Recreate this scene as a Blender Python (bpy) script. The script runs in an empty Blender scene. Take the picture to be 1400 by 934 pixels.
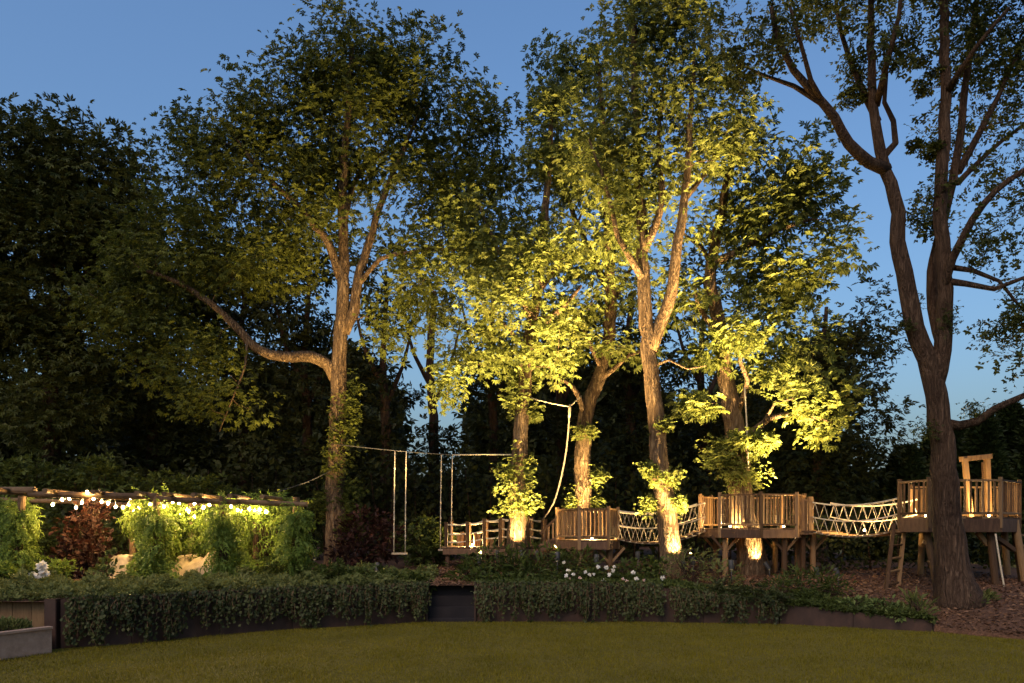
import bpy, math, random
import numpy as np
from mathutils import Vector, Matrix
rng = np.random.default_rng(7); random.seed(7)
sc = bpy.context.scene
col = sc.collection
R = math.radians

# ------------------------------------------------------------------ camera, sky, sun, exposure
F, CX, HY, EYE = 1100.0, 700.0, 722.0, 1.6          # pixels of the 1400 px wide photograph
cam_d = bpy.data.cameras.new('camera'); cam = bpy.data.objects.new('camera', cam_d); col.objects.link(cam)
cam_d.sensor_width = 36.0; cam_d.lens = F / 1400 * 36; cam_d.shift_y = (HY - 467) / 1400
cam_d.clip_start = 0.1; cam_d.clip_end = 2000
cam.location = (0, 0, EYE); cam.rotation_euler = (math.pi / 2, 0, 0)
sc.camera = cam

SUN_EL, SUN_ROT = R(40), R(205)
world = bpy.data.worlds.new('World'); sc.world = world; world.use_nodes = True
wn = world.node_tree; bg = wn.nodes['Background']
sky = wn.nodes.new('ShaderNodeTexSky'); sky.sky_type = 'NISHITA'; sky.sun_disc = False
sky.sun_elevation = SUN_EL; sky.sun_rotation = SUN_ROT
sky.ozone_density = 10.0; sky.dust_density = 5.0; sky.air_density = 1.6
wn.links.new(sky.outputs[0], bg.inputs[0]); bg.inputs[1].default_value = 0.113

sd = bpy.data.lights.new('sun', 'SUN'); sun = bpy.data.objects.new('sun', sd); col.objects.link(sun)
sd.energy = 0.75; sd.angle = R(25); sd.color = (1.0, 0.50, 0.18)
sdir = Vector((math.sin(SUN_ROT) * math.cos(SUN_EL), math.cos(SUN_ROT) * math.cos(SUN_EL), math.sin(SUN_EL)))
sun.rotation_euler = sdir.to_track_quat('Z', 'Y').to_euler()

vs = sc.view_settings; vs.view_transform = 'Standard'; vs.look = 'None'; vs.gamma = 1; vs.exposure = 0.65
vs.use_curve_mapping = False
sc.render.engine = 'CYCLES'
sc.cycles.max_bounces = 5; sc.cycles.diffuse_bounces = 3; sc.cycles.transmission_bounces = 3
sc.cycles.glossy_bounces = 2; sc.cycles.transparent_max_bounces = 4
sc.cycles.sample_clamp_indirect = 4.0; sc.cycles.use_denoising = True
sc.cycles.caustics_reflective = False; sc.cycles.caustics_refractive = False

WARM = (1.0, 0.665, 0.265)

# ------------------------------------------------------------------ helpers
def P(px, py, D): return np.array([(px - CX) / F * D, D, EYE + (HY - py) / F * D])
def nrm(a): return a / np.maximum(np.linalg.norm(a, axis=-1, keepdims=True), 1e-9)
def tag(o, label=None, cat=None, group=None, kind=None):
    if label: o['label'] = label
    if cat: o['category'] = cat
    if group: o['group'] = group
    if kind: o['kind'] = kind
    return o
def thing(name, loc, label, cat, group=None):
    o = bpy.data.objects.new(name, None); col.objects.link(o); o.location = [float(c) for c in loc]
    o.empty_display_size = 0.1
    return tag(o, label, cat, group)

class MB:
    def __init__(s): s.v, s.q, s.t, s.n = [], [], [], 0
    def add(s, v, q=None, t=None):
        v = np.asarray(v, float).reshape(-1, 3); s.v.append(v)
        if q is not None and len(q): s.q.append(np.asarray(q, np.int64).reshape(-1, 4) + s.n)
        if t is not None and len(t): s.t.append(np.asarray(t, np.int64).reshape(-1, 3) + s.n)
        s.n += len(v); return s
    def mesh(s, name, smooth=True, origin=None):
        v = np.concatenate(s.v)
        if origin is not None: v = v - np.asarray(origin, float)
        q = np.concatenate(s.q) if s.q else np.zeros((0, 4), np.int64)
        t = np.concatenate(s.t) if s.t else np.zeros((0, 3), np.int64)
        me = bpy.data.meshes.new(name)
        me.vertices.add(len(v)); me.vertices.foreach_set('co', v.astype(np.float32).ravel())
        loops = np.concatenate([q.ravel(), t.ravel()]).astype(np.int32)
        me.loops.add(len(loops)); me.loops.foreach_set('vertex_index', loops)
        st = np.concatenate([np.arange(len(q)) * 4, len(q) * 4 + np.arange(len(t)) * 3]).astype(np.int32)
        me.polygons.add(len(st)); me.polygons.foreach_set('loop_start', st)
        me.polygons.foreach_set('use_smooth', np.full(len(st), smooth))
        me.update(calc_edges=True)
        return me
    def build(s, name, mat, parent=None, smooth=True):
        org = np.array(parent.location) if parent else None
        me = s.mesh(name, smooth, org); me.materials.append(mat)
        o = bpy.data.objects.new(name, me); col.objects.link(o)
        if parent: o.parent = parent
        return o

def tube_geo(mb, path, rad, sides=8, ridge=0.0, cap=True, seed=0):
    path = np.asarray(path, float); n = len(path); rad = np.broadcast_to(np.asarray(rad, float), (n,))
    tan = nrm(np.gradient(path, axis=0))
    up = np.array([0.0, 1, 0]) if abs(tan[0][1]) < .9 else np.array([1.0, 0, 0])
    u = np.zeros((n, 3)); cur = up
    for i in range(n):
        cur = cur - tan[i] * np.dot(cur, tan[i]); cur = cur / max(np.linalg.norm(cur), 1e-9); u[i] = cur
    w = np.cross(tan, u)
    th = np.arange(sides) / sides * 2 * math.pi
    rr = np.repeat(rad[:, None], sides, 1)
    if ridge:
        g = np.random.default_rng(seed); s = np.arange(n)[:, None] * 0.35
        m = np.zeros((n, sides))
        for k in (2, 3, 5, 7): m += np.sin(k * th[None] + g.uniform(0, 6) + s * g.uniform(-.5, .5) + 1.2 * np.sin(s * g.uniform(.2, .7) + g.uniform(0, 6))) / k ** .5
        m += g.normal(0, .35, m.shape)
        rr = rr * (1 + ridge * m)
    v = path[:, None] + rr[..., None] * (np.cos(th)[None, :, None] * u[:, None] + np.sin(th)[None, :, None] * w[:, None])
    v = v.reshape(-1, 3)
    i = np.arange(n - 1)[:, None] * sides; j = np.arange(sides)[None]; j2 = (j + 1) % sides
    q = np.stack([i + j, i + j2, i + sides + j2, i + sides + j], -1).reshape(-1, 4)
    t = None
    if cap:
        v = np.concatenate([v, path[:1], path[-1:]]); a, b = n * sides, n * sides + 1
        jj = np.arange(sides); k = (jj + 1) % sides
        t = np.concatenate([np.stack([np.full(sides, a), k, jj], 1), np.stack([np.full(sides, b), (n - 1) * sides + jj, (n - 1) * sides + k], 1)])
    mb.add(v, q, t)
def tube(name, path, rad, mat, parent=None, sides=6):
    mb = MB(); tube_geo(mb, path, rad, sides); return mb.build(name, mat, parent)
def catmull(pts, step):
    pts = np.asarray(pts, float)
    if len(pts) == 2:
        n = max(2, int(np.linalg.norm(pts[1] - pts[0]) / step) + 1)
        return pts[0] + (pts[1] - pts[0]) * np.linspace(0, 1, n)[:, None]
    p = np.concatenate([[2 * pts[0] - pts[1]], pts, [2 * pts[-1] - pts[-2]]]); out = []
    for i in range(1, len(p) - 2):
        n = max(1, int(np.linalg.norm(p[i + 1] - p[i]) / step)); t = np.linspace(0, 1, n, endpoint=False)[:, None]
        a, b, c, d = p[i - 1], p[i], p[i + 1], p[i + 2]
        out.append(.5 * (2 * b + (c - a) * t + (2 * a - 5 * b + 4 * c - d) * t ** 2 + (3 * b - a - 3 * c + d) * t ** 3))
    out.append(pts[-1:]); return np.concatenate(out)
def sag(a, b, s, n=12):
    a, b = np.asarray(a, float), np.asarray(b, float); t = np.linspace(0, 1, n)[:, None]
    p = a + (b - a) * t; p[:, 2] -= s * 4 * (t * (1 - t))[:, 0]; return p

_shared = {}
def unit(shape, mat):
    k = (shape, mat.name)
    if k in _shared: return _shared[k]
    mb = MB()
    if shape == 'box':
        c = 0.06; pr = [(-.5 + c, -.5), (.5 - c, -.5), (.5, -.5 + c), (.5, .5 - c), (.5 - c, .5), (-.5 + c, .5), (-.5, .5 - c), (-.5, -.5 + c)]
    else:
        pr = [(.5 * math.cos(a) * (1 + .05 * math.sin(3 * a)), .5 * math.sin(a) * (1 + .05 * math.cos(2 * a))) for a in np.arange(10) / 10 * 2 * math.pi]
    n = len(pr); v = [(x, y, -.5) for x, y in pr] + [(x, y, .5) for x, y in pr] + [(0, 0, -.5), (0, 0, .5)]
    q = [(i, (i + 1) % n, n + (i + 1) % n, n + i) for i in range(n)]
    t = [(2 * n, (i + 1) % n, i) for i in range(n)] + [(2 * n + 1, n + i, n + (i + 1) % n) for i in range(n)]
    mb.add(v, q, t); me = mb.mesh(shape, False); me.materials.append(mat); _shared[k] = me
    return me
def beam(name, a, b, w, h, mat, parent, shape='box', up=None):
    a, b = Vector([float(x) for x in a]), Vector([float(x) for x in b]); d = b - a
    o = bpy.data.objects.new(name, unit(shape, mat)); col.objects.link(o)
    z = d.normalized(); ref = Vector(up) if up is not None else (Vector((0, 0, 1)) if abs(z.z) < .9 else Vector((0, 1, 0)))
    x = ref.cross(z).normalized(); y = z.cross(x)
    m = Matrix((x, y, z)).transposed()
    o.rotation_euler = m.to_euler(); o.scale = (w, h, d.length)
    o.location = (a + b) / 2 - (parent.location if parent else Vector((0, 0, 0)))
    if parent: o.parent = parent
    return o

# ------------------------------------------------------------------ materials
def new_mat(name):
    m = bpy.data.materials.new(name); m.use_nodes = True; nt = m.node_tree; nt.nodes.clear()
    out = nt.nodes.new('ShaderNodeOutputMaterial'); return m, nt, out
def N(nt, t, **kw):
    n = nt.nodes.new(t)
    for k, v in kw.items(): setattr(n, k, v)
    return n
def ramp(nt, cols):
    r = N(nt, 'ShaderNodeValToRGB'); e = r.color_ramp.elements
    while len(e) < len(cols): e.new(0.5)
    for i, c in enumerate(cols): e[i].position = i / (len(cols) - 1); e[i].color = (*c, 1)
    return r
def leaf_mat(name, cols, trans=0.3, rough=0.55):
    m, nt, out = new_mat(name); L = nt.links.new
    geo = N(nt, 'ShaderNodeNewGeometry'); r = ramp(nt, cols)
    no = N(nt, 'ShaderNodeTexNoise'); no.inputs['Scale'].default_value = 0.9; no.inputs['Detail'].default_value = 2
    L(geo.outputs['Position'], no.inputs['Vector'])
    ad = N(nt, 'ShaderNodeMath', operation='ADD'); mu = N(nt, 'ShaderNodeMath', operation='MULTIPLY_ADD')
    L(geo.outputs['Random Per Island'], mu.inputs[0]); mu.inputs[1].default_value = .65; mu.inputs[2].default_value = -.33
    L(mu.outputs[0], ad.inputs[0]); L(no.outputs[0], ad.inputs[1]); L(ad.outputs[0], r.inputs[0])
    pr = N(nt, 'ShaderNodeBsdfPrincipled'); pr.inputs['Roughness'].default_value = rough
    pr.inputs['Specular IOR Level'].default_value = 0.113
    tr = N(nt, 'ShaderNodeBsdfTranslucent'); mx = N(nt, 'ShaderNodeMixShader'); mx.inputs[0].default_value = trans
    L(r.outputs[0], pr.inputs['Base Color'])
    hs = N(nt, 'ShaderNodeHueSaturation'); hs.inputs['Hue'].default_value = .485; hs.inputs['Value'].default_value = 1.6
    L(r.outputs[0], hs.inputs['Color']); L(hs.outputs[0], tr.inputs[0])
    L(pr.outputs[0], mx.inputs[1]); L(tr.outputs[0], mx.inputs[2]); L(mx.outputs[0], out.inputs[0])
    return m
def rough_mat(name, cols, scale=6.0, rough=0.8, bump=0.3, stretch=(1, 1, 1), rand=0.0, bscale=None, dist=0.02, coord='Position'):
    m, nt, out = new_mat(name); L = nt.links.new
    geo = N(nt, 'ShaderNodeNewGeometry'); mp = N(nt, 'ShaderNodeMapping'); mp.inputs['Scale'].default_value = stretch
    L(geo.outputs['Position'], mp.inputs['Vector'])
    no = N(nt, 'ShaderNodeTexNoise'); no.inputs['Scale'].default_value = scale; no.inputs['Detail'].default_value = 6; no.inputs['Roughness'].default_value = .65
    L(mp.outputs[0], no.inputs['Vector'])
    fac = no.outputs[0]
    if rand:
        oi = N(nt, 'ShaderNodeObjectInfo'); ma = N(nt, 'ShaderNodeMath', operation='MULTIPLY_ADD'); ma.inputs[1].default_value = rand
        sb = N(nt, 'ShaderNodeMath', operation='SUBTRACT'); sb.inputs[1].default_value = rand / 2
        L(oi.outputs['Random'], ma.inputs[0]); L(fac, ma.inputs[2]); L(ma.outputs[0], sb.inputs[0]); fac = sb.outputs[0]
    mr = N(nt, 'ShaderNodeMapRange'); mr.inputs[1].default_value = .28; mr.inputs[2].default_value = .72
    L(fac, mr.inputs[0]); r = ramp(nt, cols); L(mr.outputs[0], r.inputs[0])
    pr = N(nt, 'ShaderNodeBsdfPrincipled'); pr.inputs['Roughness'].default_value = rough; pr.inputs['Specular IOR Level'].default_value = .25
    L(r.outputs[0], pr.inputs['Base Color'])
    if bump:
        n2 = N(nt, 'ShaderNodeTexNoise'); n2.inputs['Scale'].default_value = bscale or scale * 2; n2.inputs['Detail'].default_value = 5
        L(mp.outputs[0], n2.inputs['Vector']); bp = N(nt, 'ShaderNodeBump'); bp.inputs['Strength'].default_value = bump; bp.inputs['Distance'].default_value = dist
        L(n2.outputs[0], bp.inputs['Height']); L(bp.outputs[0], pr.inputs['Normal'])
    L(pr.outputs[0], out.inputs[0]); return m
def bark_mat(name, cols, scale=9.0, bump=.8):
    """broken vertical fissures: ridged noise stretched along the trunk, with finer flaking over it"""
    m, nt, out = new_mat(name); L = nt.links.new
    geo = N(nt, 'ShaderNodeNewGeometry'); mp = N(nt, 'ShaderNodeMapping'); mp.inputs['Scale'].default_value = (1, 1, .16)
    L(geo.outputs['Position'], mp.inputs['Vector'])
    def ridged(sc_, det):
        n = N(nt, 'ShaderNodeTexNoise'); n.inputs['Scale'].default_value = sc_; n.inputs['Detail'].default_value = det; n.inputs['Roughness'].default_value = .6; n.inputs['Distortion'].default_value = .35
        L(mp.outputs[0], n.inputs['Vector'])
        a = N(nt, 'ShaderNodeMath', operation='SUBTRACT'); a.inputs[1].default_value = .5; L(n.outputs[0], a.inputs[0])
        b = N(nt, 'ShaderNodeMath', operation='ABSOLUTE'); L(a.outputs[0], b.inputs[0])
        c = N(nt, 'ShaderNodeMapRange'); c.inputs[2].default_value = .13; L(b.outputs[0], c.inputs[0]); return c.outputs[0]
    r1, r2 = ridged(scale, 3), ridged(scale * 2.3, 4)
    mix = N(nt, 'ShaderNodeMath', operation='MULTIPLY_ADD'); mix.inputs[1].default_value = .45; L(r2, mix.inputs[0])
    h1 = N(nt, 'ShaderNodeMath', operation='MULTIPLY'); h1.inputs[1].default_value = .55; L(r1, h1.inputs[0]); L(h1.outputs[0], mix.inputs[2])
    big = N(nt, 'ShaderNodeTexNoise'); big.inputs['Scale'].default_value = 1.3; big.inputs['Detail'].default_value = 4; L(geo.outputs['Position'], big.inputs['Vector'])
    a2 = N(nt, 'ShaderNodeMath', operation='MULTIPLY_ADD'); a2.inputs[1].default_value = 1.1; L(big.outputs[0], a2.inputs[0]); L(mix.outputs[0], a2.inputs[2])
    a3 = N(nt, 'ShaderNodeMath', operation='MULTIPLY_ADD'); a3.inputs[1].default_value = .75; a3.inputs[2].default_value = -.35; L(a2.outputs[0], a3.inputs[0])
    r = ramp(nt, cols); L(a3.outputs[0], r.inputs[0])
    pr = N(nt, 'ShaderNodeBsdfPrincipled'); pr.inputs['Roughness'].default_value = .9; pr.inputs['Specular IOR Level'].default_value = .15
    L(r.outputs[0], pr.inputs['Base Color'])
    bp = N(nt, 'ShaderNodeBump'); bp.inputs['Strength'].default_value = bump; bp.inputs['Distance'].default_value = .06
    L(mix.outputs[0], bp.inputs['Height']); L(bp.outputs[0], pr.inputs['Normal']); L(pr.outputs[0], out.inputs[0]); return m
def emit_mat(name, c, s):
    m, nt, out = new_mat(name); e = N(nt, 'ShaderNodeEmission'); e.inputs[0].default_value = (*c, 1); e.inputs[1].default_value = s
    nt.links.new(e.outputs[0], out.inputs[0]); return m

M = {}
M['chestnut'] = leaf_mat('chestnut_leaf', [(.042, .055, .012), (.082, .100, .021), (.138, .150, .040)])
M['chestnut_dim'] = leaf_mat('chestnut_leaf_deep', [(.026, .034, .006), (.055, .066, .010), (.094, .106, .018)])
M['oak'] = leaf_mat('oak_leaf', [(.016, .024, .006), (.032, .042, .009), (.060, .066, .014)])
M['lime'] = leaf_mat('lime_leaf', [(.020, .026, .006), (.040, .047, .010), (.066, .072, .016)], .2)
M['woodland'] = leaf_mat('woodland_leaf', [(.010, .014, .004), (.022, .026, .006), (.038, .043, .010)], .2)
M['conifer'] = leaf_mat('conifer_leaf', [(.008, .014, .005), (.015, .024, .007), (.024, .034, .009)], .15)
M['wisteria'] = leaf_mat('wisteria_leaf', [(.050, .085, .014), (.090, .135, .022), (.135, .175, .034)])
M['ivy'] = leaf_mat('ivy_leaf', [(.013, .019, .006), (.030, .037, .011), (.064, .072, .024)], .1, .45)
M['cover'] = leaf_mat('ground_cover_leaf', [(.050, .062, .016), (.085, .098, .026), (.130, .135, .045)], .2)
M['shrub'] = leaf_mat('shrub_leaf', [(.020, .030, .007), (.040, .054, .011), (.070, .088, .018)], .2)
M['redleaf'] = leaf_mat('purple_leaf', [(.012, .005, .004), (.024, .009, .006), (.044, .018, .010)], .15)
M['lady'] = leaf_mat('pale_green_leaf', [(.060, .085, .024), (.100, .130, .036), (.145, .170, .055)], .2)
M['petal'] = leaf_mat('white_petal', [(.60, .56, .47), (.72, .68, .60), (.78, .76, .70)], .3)
M['petal_pink'] = leaf_mat('pink_petal', [(.60, .40, .33), (.68, .48, .40), (.74, .58, .50)], .3)
M['grass'] = leaf_mat('lawn_blade', [(.070, .064, .004), (.126, .108, .007), (.186, .150, .012)], .25)
M['lawn'] = rough_mat('lawn_turf', [(.050, .042, .005), (.085, .068, .007), (.12, .092, .010)], 14, .95, .5, dist=.02)
M['mulch'] = rough_mat('bark_mulch', [(.035, .018, .010), (.085, .042, .022), (.15, .078, .042)], 22, .95, .8, dist=.04)
M['chip'] = leaf_mat('mulch_chip', [(.040, .020, .011), (.110, .056, .030), (.210, .120, .066)], .0, .9)
M['bark'] = bark_mat('chestnut_bark', [(.034, .020, .011), (.125, .082, .045), (.250, .178, .105)], 9, 1.0)
M['oakbark'] = bark_mat('oak_bark', [(.026, .014, .008), (.070, .042, .025), (.120, .076, .047)], 11, .9)
M['darkbark'] = bark_mat('woodland_bark', [(.020, .012, .008), (.055, .032, .020), (.095, .056, .034)], 8)
M['wood'] = rough_mat('weathered_timber', [(.052, .026, .010), (.105, .057, .023), (.175, .102, .045)], 5, .75, .4, (3, 3, .8), .95)
M['palewood'] = rough_mat('pale_timber', [(.24, .18, .11), (.32, .25, .16), (.40, .32, .22)], 6, .7, .2)
M['darkwood'] = rough_mat('dark_timber', [(.045, .023, .012), (.085, .044, .023), (.130, .072, .038)], 5, .75, .3, (3, 3, .8), .4)
M['log'] = rough_mat('pergola_log', [(.045, .025, .012), (.085, .050, .024), (.130, .082, .042)], 7, .8, .5, (1, 1, 1), .3)
M['rope'] = rough_mat('cream_rope', [(.30, .24, .15), (.42, .35, .24), (.52, .45, .32)], 60, .9, .5, dist=.004)
M['steel'] = rough_mat('rusted_steel', [(.018, .009, .006), (.034, .017, .011), (.060, .030, .019)], 5, .6, .2, (1, 1, .6))
M['blacksteel'] = rough_mat('black_steel', [(.006, .005, .006), (.010, .008, .009), (.016, .013, .013)], 4, .85, .1)
M['panel'] = rough_mat('oak_panel', [(.060, .034, .014), (.095, .056, .024), (.135, .084, .038)], 5, .7, .3, (4, 4, .7), .4)
M['stone'] = rough_mat('grey_stone', [(.20, .13, .09), (.27, .18, .125), (.33, .23, .165)], 9, .85, .25)
M['tarp'] = rough_mat('tan_tarp', [(.20, .155, .09), (.26, .20, .12), (.32, .255, .16)], 5, .7, .4, dist=.03)
M['iron'] = rough_mat('dark_fitting', [(.02, .02, .02), (.035, .033, .03), (.05, .046, .04)], 10, .5, .1)
M['bulb'] = emit_mat('bulb_glow', (1.0, .64, .23), 1050.0)
M['lens'] = emit_mat('lamp_lens', (1.0, .76, .40), 12.0)

# ------------------------------------------------------------------ terrain
EX = np.array([-14, -6.03, -5.25, -4.38, -3.48, -2.4, -1.44, -.65, 2.0, 4.46, 6.48, 7.32, 7.95, 12])
EY = np.array([10.9, 10.67, 11.1, 12.05, 12.75, 13.2, 13.75, 13.75, 13.75, 13.43, 12.4, 11.5, 10.8, 8.0])
ZX = np.array([-14, 2.2, 4.2, 6.48, 6.6, 7.3, 12]); ZE = np.array([.62, .62, .36, .15, .06, .03, .02])
def edge_y(x): return np.interp(x, EX, EY)
def edge_z(x): return np.interp(x, ZX, ZE)
def G(x, y):
    ze = edge_z(x); d = np.maximum(y - edge_y(x), 0)
    return ze + (.66 - ze) * (1 - np.exp(-d / 2.2)) + .02 * np.sin(x * 1.7) * np.sin(y * 1.3) * np.minimum(d, 1)
def ground(px, D): x = (px - CX) / F * D; return np.array([x, D, float(G(x, D))])

mb = MB(); mb.add([(-600, -300, 0), (600, -300, 0), (600, 900, 0), (-600, 900, 0)], [(0, 1, 2, 3)])
tag(mb.build('lawn', M['lawn'], smooth=False), kind='structure')
xs = np.unique(np.concatenate([np.linspace(-14, 12, 105), EX, [6.5, 6.6]])); ts = np.concatenate([[0, .0002, .0018], np.linspace(.03, 1, 40) ** 1.6])
X = np.repeat(xs[:, None], len(ts), 1); Y0 = edge_y(X); Y = Y0 + ts[None] * (70 - Y0); Z = G(X, Y); Z[:, 0] = np.where(X[:, 0] > 6.49, -.03, Z[:, 0])
nx, ny = X.shape; v = np.stack([X, Y, Z], -1).reshape(-1, 3)
i, j = np.meshgrid(np.arange(nx - 1), np.arange(ny - 1), indexing='ij'); a = i * ny + j
mb = MB(); mb.add(v, np.stack([a, a + ny, a + ny + 1, a + 1], -1).reshape(-1, 4))
tag(mb.build('garden_bed_ground', M['mulch']), kind='structure')

# ------------------------------------------------------------------ leaves
def kite(l, w, ang, z=-.12, base=(0, 0, 0), mid=.55):
    c, s = math.cos(ang), math.sin(ang); b = np.array(base)
    f = lambda x, y, zz: b + np.array([c * x - s * y, s * x + c * y, zz])
    return [f(l * mid, w, .03), f(l, 0, z), f(l * mid, -w, .03)]
def tpl_palm():
    v = [(0, 0, 0)]; q = []
    for a, l in ((-1.35, .72), (-.66, .95), (0, 1), (.66, .95), (1.35, .72)):
        k = len(v); v += kite(l, .17, a, -.2, mid=.62); q.append((0, k + 2, k + 1, k))
    return np.array(v, float), np.array(q)
def tpl_multi(spec):
    v, q = [], []
    for (b, ang, l, w, z) in spec:
        k = len(v); v.append(b); v += kite(l, w, ang, z, b); q.append((k, k + 3, k + 2, k + 1))
    return np.array(v, float), np.array(q)
T_PALM = tpl_palm()
T_OAK = tpl_multi([((0, 0, 0), .0, .55, .16, .05), ((.05, 0, .02), 1.1, .5, .15, -.1), ((.05, 0, -.02), -1.1, .5, .15, -.1), ((-.1, 0, 0), 2.4, .45, .14, .1), ((-.1, 0, 0), -2.4, .45, .14, 0)])
T_PIN = tpl_multi([((.1 + .2 * k, 0, -.05 * k * k * .5), s * 1.0, .34, .08, -.1 - .05 * k) for k in range(4) for s in (-1, 1)] + [((.8, 0, -.2), 0, .34, .08, -.3)])
T_LEAF = tpl_multi([((0, 0, 0), 0, 1, .30, -.12)])
T_SLIM = tpl_multi([((0, 0, 0), 0, 1, .13, -.15)])
T_SPRIG = tpl_multi([((0, 0, 0), 0, 1, .22, -.15), ((0, 0, 0), 1.0, .85, .2, -.1), ((0, 0, 0), -1.0, .85, .2, -.1)])
def leaves(mb, pos, tip, nor, size, tpl):
    tv, tq = tpl; n = len(pos)
    t = nrm(tip); nn = nor - t * (nor * t).sum(-1, keepdims=True); nn = nrm(nn); b = np.cross(nn, t)
    size = np.broadcast_to(np.asarray(size, float), (n,))
    v = pos[:, None] + size[:, None, None] * (tv[None, :, 0:1] * t[:, None] + tv[None, :, 1:2] * b[:, None] + tv[None, :, 2:3] * nn[:, None])
    q = (tq[None] + (np.arange(n) * len(tv))[:, None, None]).reshape(-1, 4)
    mb.add(v.reshape(-1, 3), q)
def spray(mb, cents, outs, n, spread, size, tpl, flat=.7, droop=.35, g=rng):
    """n leaves scattered round each centre, tips outward and a little down, faces mostly up"""
    k = len(cents); c = np.repeat(cents, n, 0); o = np.repeat(outs, n, 0)
    off = np.clip(g.normal(0, 1, (k * n, 3)), -1.7, 1.7) * np.array([1, 1, flat]) * np.repeat(np.broadcast_to(spread, (k,)), n)[:, None] * .55
    p = c + off
    tip = nrm(off) * .8 + o * .7 + g.normal(0, .45, p.shape); tip[:, 2] -= droop
    nor = np.array([0, 0, 1.0]) + g.normal(0, .5, p.shape) + o * .25
    leaves(mb, p, tip, nor, size * g.uniform(.45, 1.35, k * n), tpl)
def in_ball(n, g, shell=.4):
    d = nrm(g.normal(0, 1, (n, 3))); r = g.uniform(shell ** 3, 1, n) ** (1 / 3); return d * r[:, None]

def tree(name, label, D, limbs, blobs, bark, leafm, tpl=T_PALM, lsize=.30, cd=1.0, lpc=26, spread=.6, cat='tree', group=None, seed=1, depth=1.0, sides=14, shell=.35, ridge=.05, shoot=.072):
    g = np.random.default_rng(seed)
    px, py = limbs[0][0][0][:2]; dd = limbs[0][0][0][2] if len(limbs[0][0][0]) > 2 else 0
    base = ground(px, D + dd)
    root = thing(name, base, label, cat, group)
    tb = MB(); nodes, dirs, rads = [], [], []
    for li, lb_ in enumerate(limbs):
        pts, r0, r1 = lb_[:3]; ex = lb_[3] if len(lb_) > 3 else .85
        w = np.array([P(p[0], p[1], D + (p[2] if len(p) > 2 else 0)) for p in pts])
        if li == 0: w[0] = base - np.array([0, 0, .12])
        c = catmull(w, .22 if r0 > .08 else .3); n = len(c)
        c[1:-1] += g.normal(0, .012, (n - 2, 3)) * min(1, r0 * 6)
        s = np.linspace(0, 1, n); rr = r0 + (r1 - r0) * s ** ex
        if li == 0:
            h = c[:, 2] - base[2]; rr = rr * (1 + .45 * np.exp(-np.maximum(h, 0) / .28))
        tube_geo(tb, c, rr, sides if r0 > .12 else 8, ridge, True, seed * 31 + li)
        keep = np.ones(n, bool)
        nodes.append(c[keep]); dirs.append(nrm(np.gradient(c, axis=0))[keep]); rads.append(rr[keep])
    tb.build('trunk', bark, root)
    nodes, dirs, rads = np.concatenate(nodes), np.concatenate(dirs), np.concatenate(rads)
    C, O, S = [], [], []; lv = MB()
    for b in [b for b in blobs if len(b) > 5 and b[5] >= 2]:
        bd = D + b[4]; c = P(b[0], b[1], bd); r = np.array([b[2], .8 * b[2], b[3]]) * bd / F; n = int(14 + 560 * r.prod() ** .67)
        q = g.normal(0, .42, (n, 3)) + .35 * np.sin(np.arange(n)[:, None] * 7 // n * [1.3, 2.1, 3.7]); p = c + q * r; j = np.argmin(((nodes[None] - p[:, None]) ** 2).sum(-1), 1); ax = nodes[j]; o = p - ax; o[:, 2] = 0; dn = np.linalg.norm(o, axis=1, keepdims=True); o = nrm(o)
        p = np.where(dn < rads[j][:, None] * 1.02, ax + o * rads[j][:, None] * 1.04 + (p - ax) * [0, 0, 1], p)
        spray(lv, p, nrm(o + [0, -.2, .3]), 6, .13, shoot, tpl, g=g)
    for b in [b for b in blobs if not (len(b) > 5 and b[5] >= 2)]:
        bx, by, rx, ry = b[:4]; bd = D + (b[4] if len(b) > 4 else 0); k = b[5] if len(b) > 5 else 1.0
        c = P(bx, by, bd); r = np.array([rx, 0, ry]) * bd / F; r[1] = max(.35, (r[0] * .6 + r[2] * .4) * depth)
        n = max(3, int(4.19 * r.prod() * cd * k)); q = in_ball(n, g, shell)
        C.append(c + q * r * .93); O.append(nrm(q + np.array([0, 0, .2])))
        S.append(np.full(n, min(spread, r.min() * .9)))
    C, O, S = np.concatenate(C), np.concatenate(O), np.concatenate(S)
    d0 = np.array([np.min(((nodes - c) ** 2).sum(1)) for c in C])
    tw = MB()
    cap = len(nodes) + len(C) * 14
    NA = np.zeros((cap, 3)); NA[:len(nodes)] = nodes; DA = np.zeros((cap, 3)); DA[:len(nodes)] = dirs; RA = np.zeros(cap); RA[:len(nodes)] = rads; nn = len(nodes)
    for ci in np.argsort(d0):
        c = C[ci]; df = c - NA[:nn]; d = np.sqrt((df ** 2).sum(1)) + 1e-6
        cost = d * (1 + .45 * np.maximum(0, -df[:, 2] / d)); kx = int(np.argmin(cost)); L = d[kx]
        p0 = NA[kx]; m = int(min(12, max(2, L / .32))); t = np.linspace(0, 1, m + 1)[:, None]
        ctrl = p0 + DA[kx] * L * .35 + (c - p0) * .25 + g.normal(0, .09, 3) * L
        path = (1 - t) ** 2 * p0 + 2 * t * (1 - t) * ctrl + t ** 2 * c
        path[1:-1] += g.normal(0, .03, (m - 1, 3))
        r0 = min(RA[kx] * .75, .009 + .013 * L); rr = r0 + (.005 - r0) * t[:, 0] ** .8
        tube_geo(tw, path, np.maximum(rr, .004), 5 if r0 > .025 else 3, 0, False)
        NA[nn:nn + m] = path[1:]; DA[nn:nn + m] = nrm(np.gradient(path, axis=0))[1:]; RA[nn:nn + m] = rr[1:]; nn += m
    if len(C): tag(tw.build('branches', bark, root), kind='stuff')
    spray(lv, C, O, lpc, S, lsize, tpl, g=g)
    cr = lv.build('crown', leafm, root, smooth=False)
    return root

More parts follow.
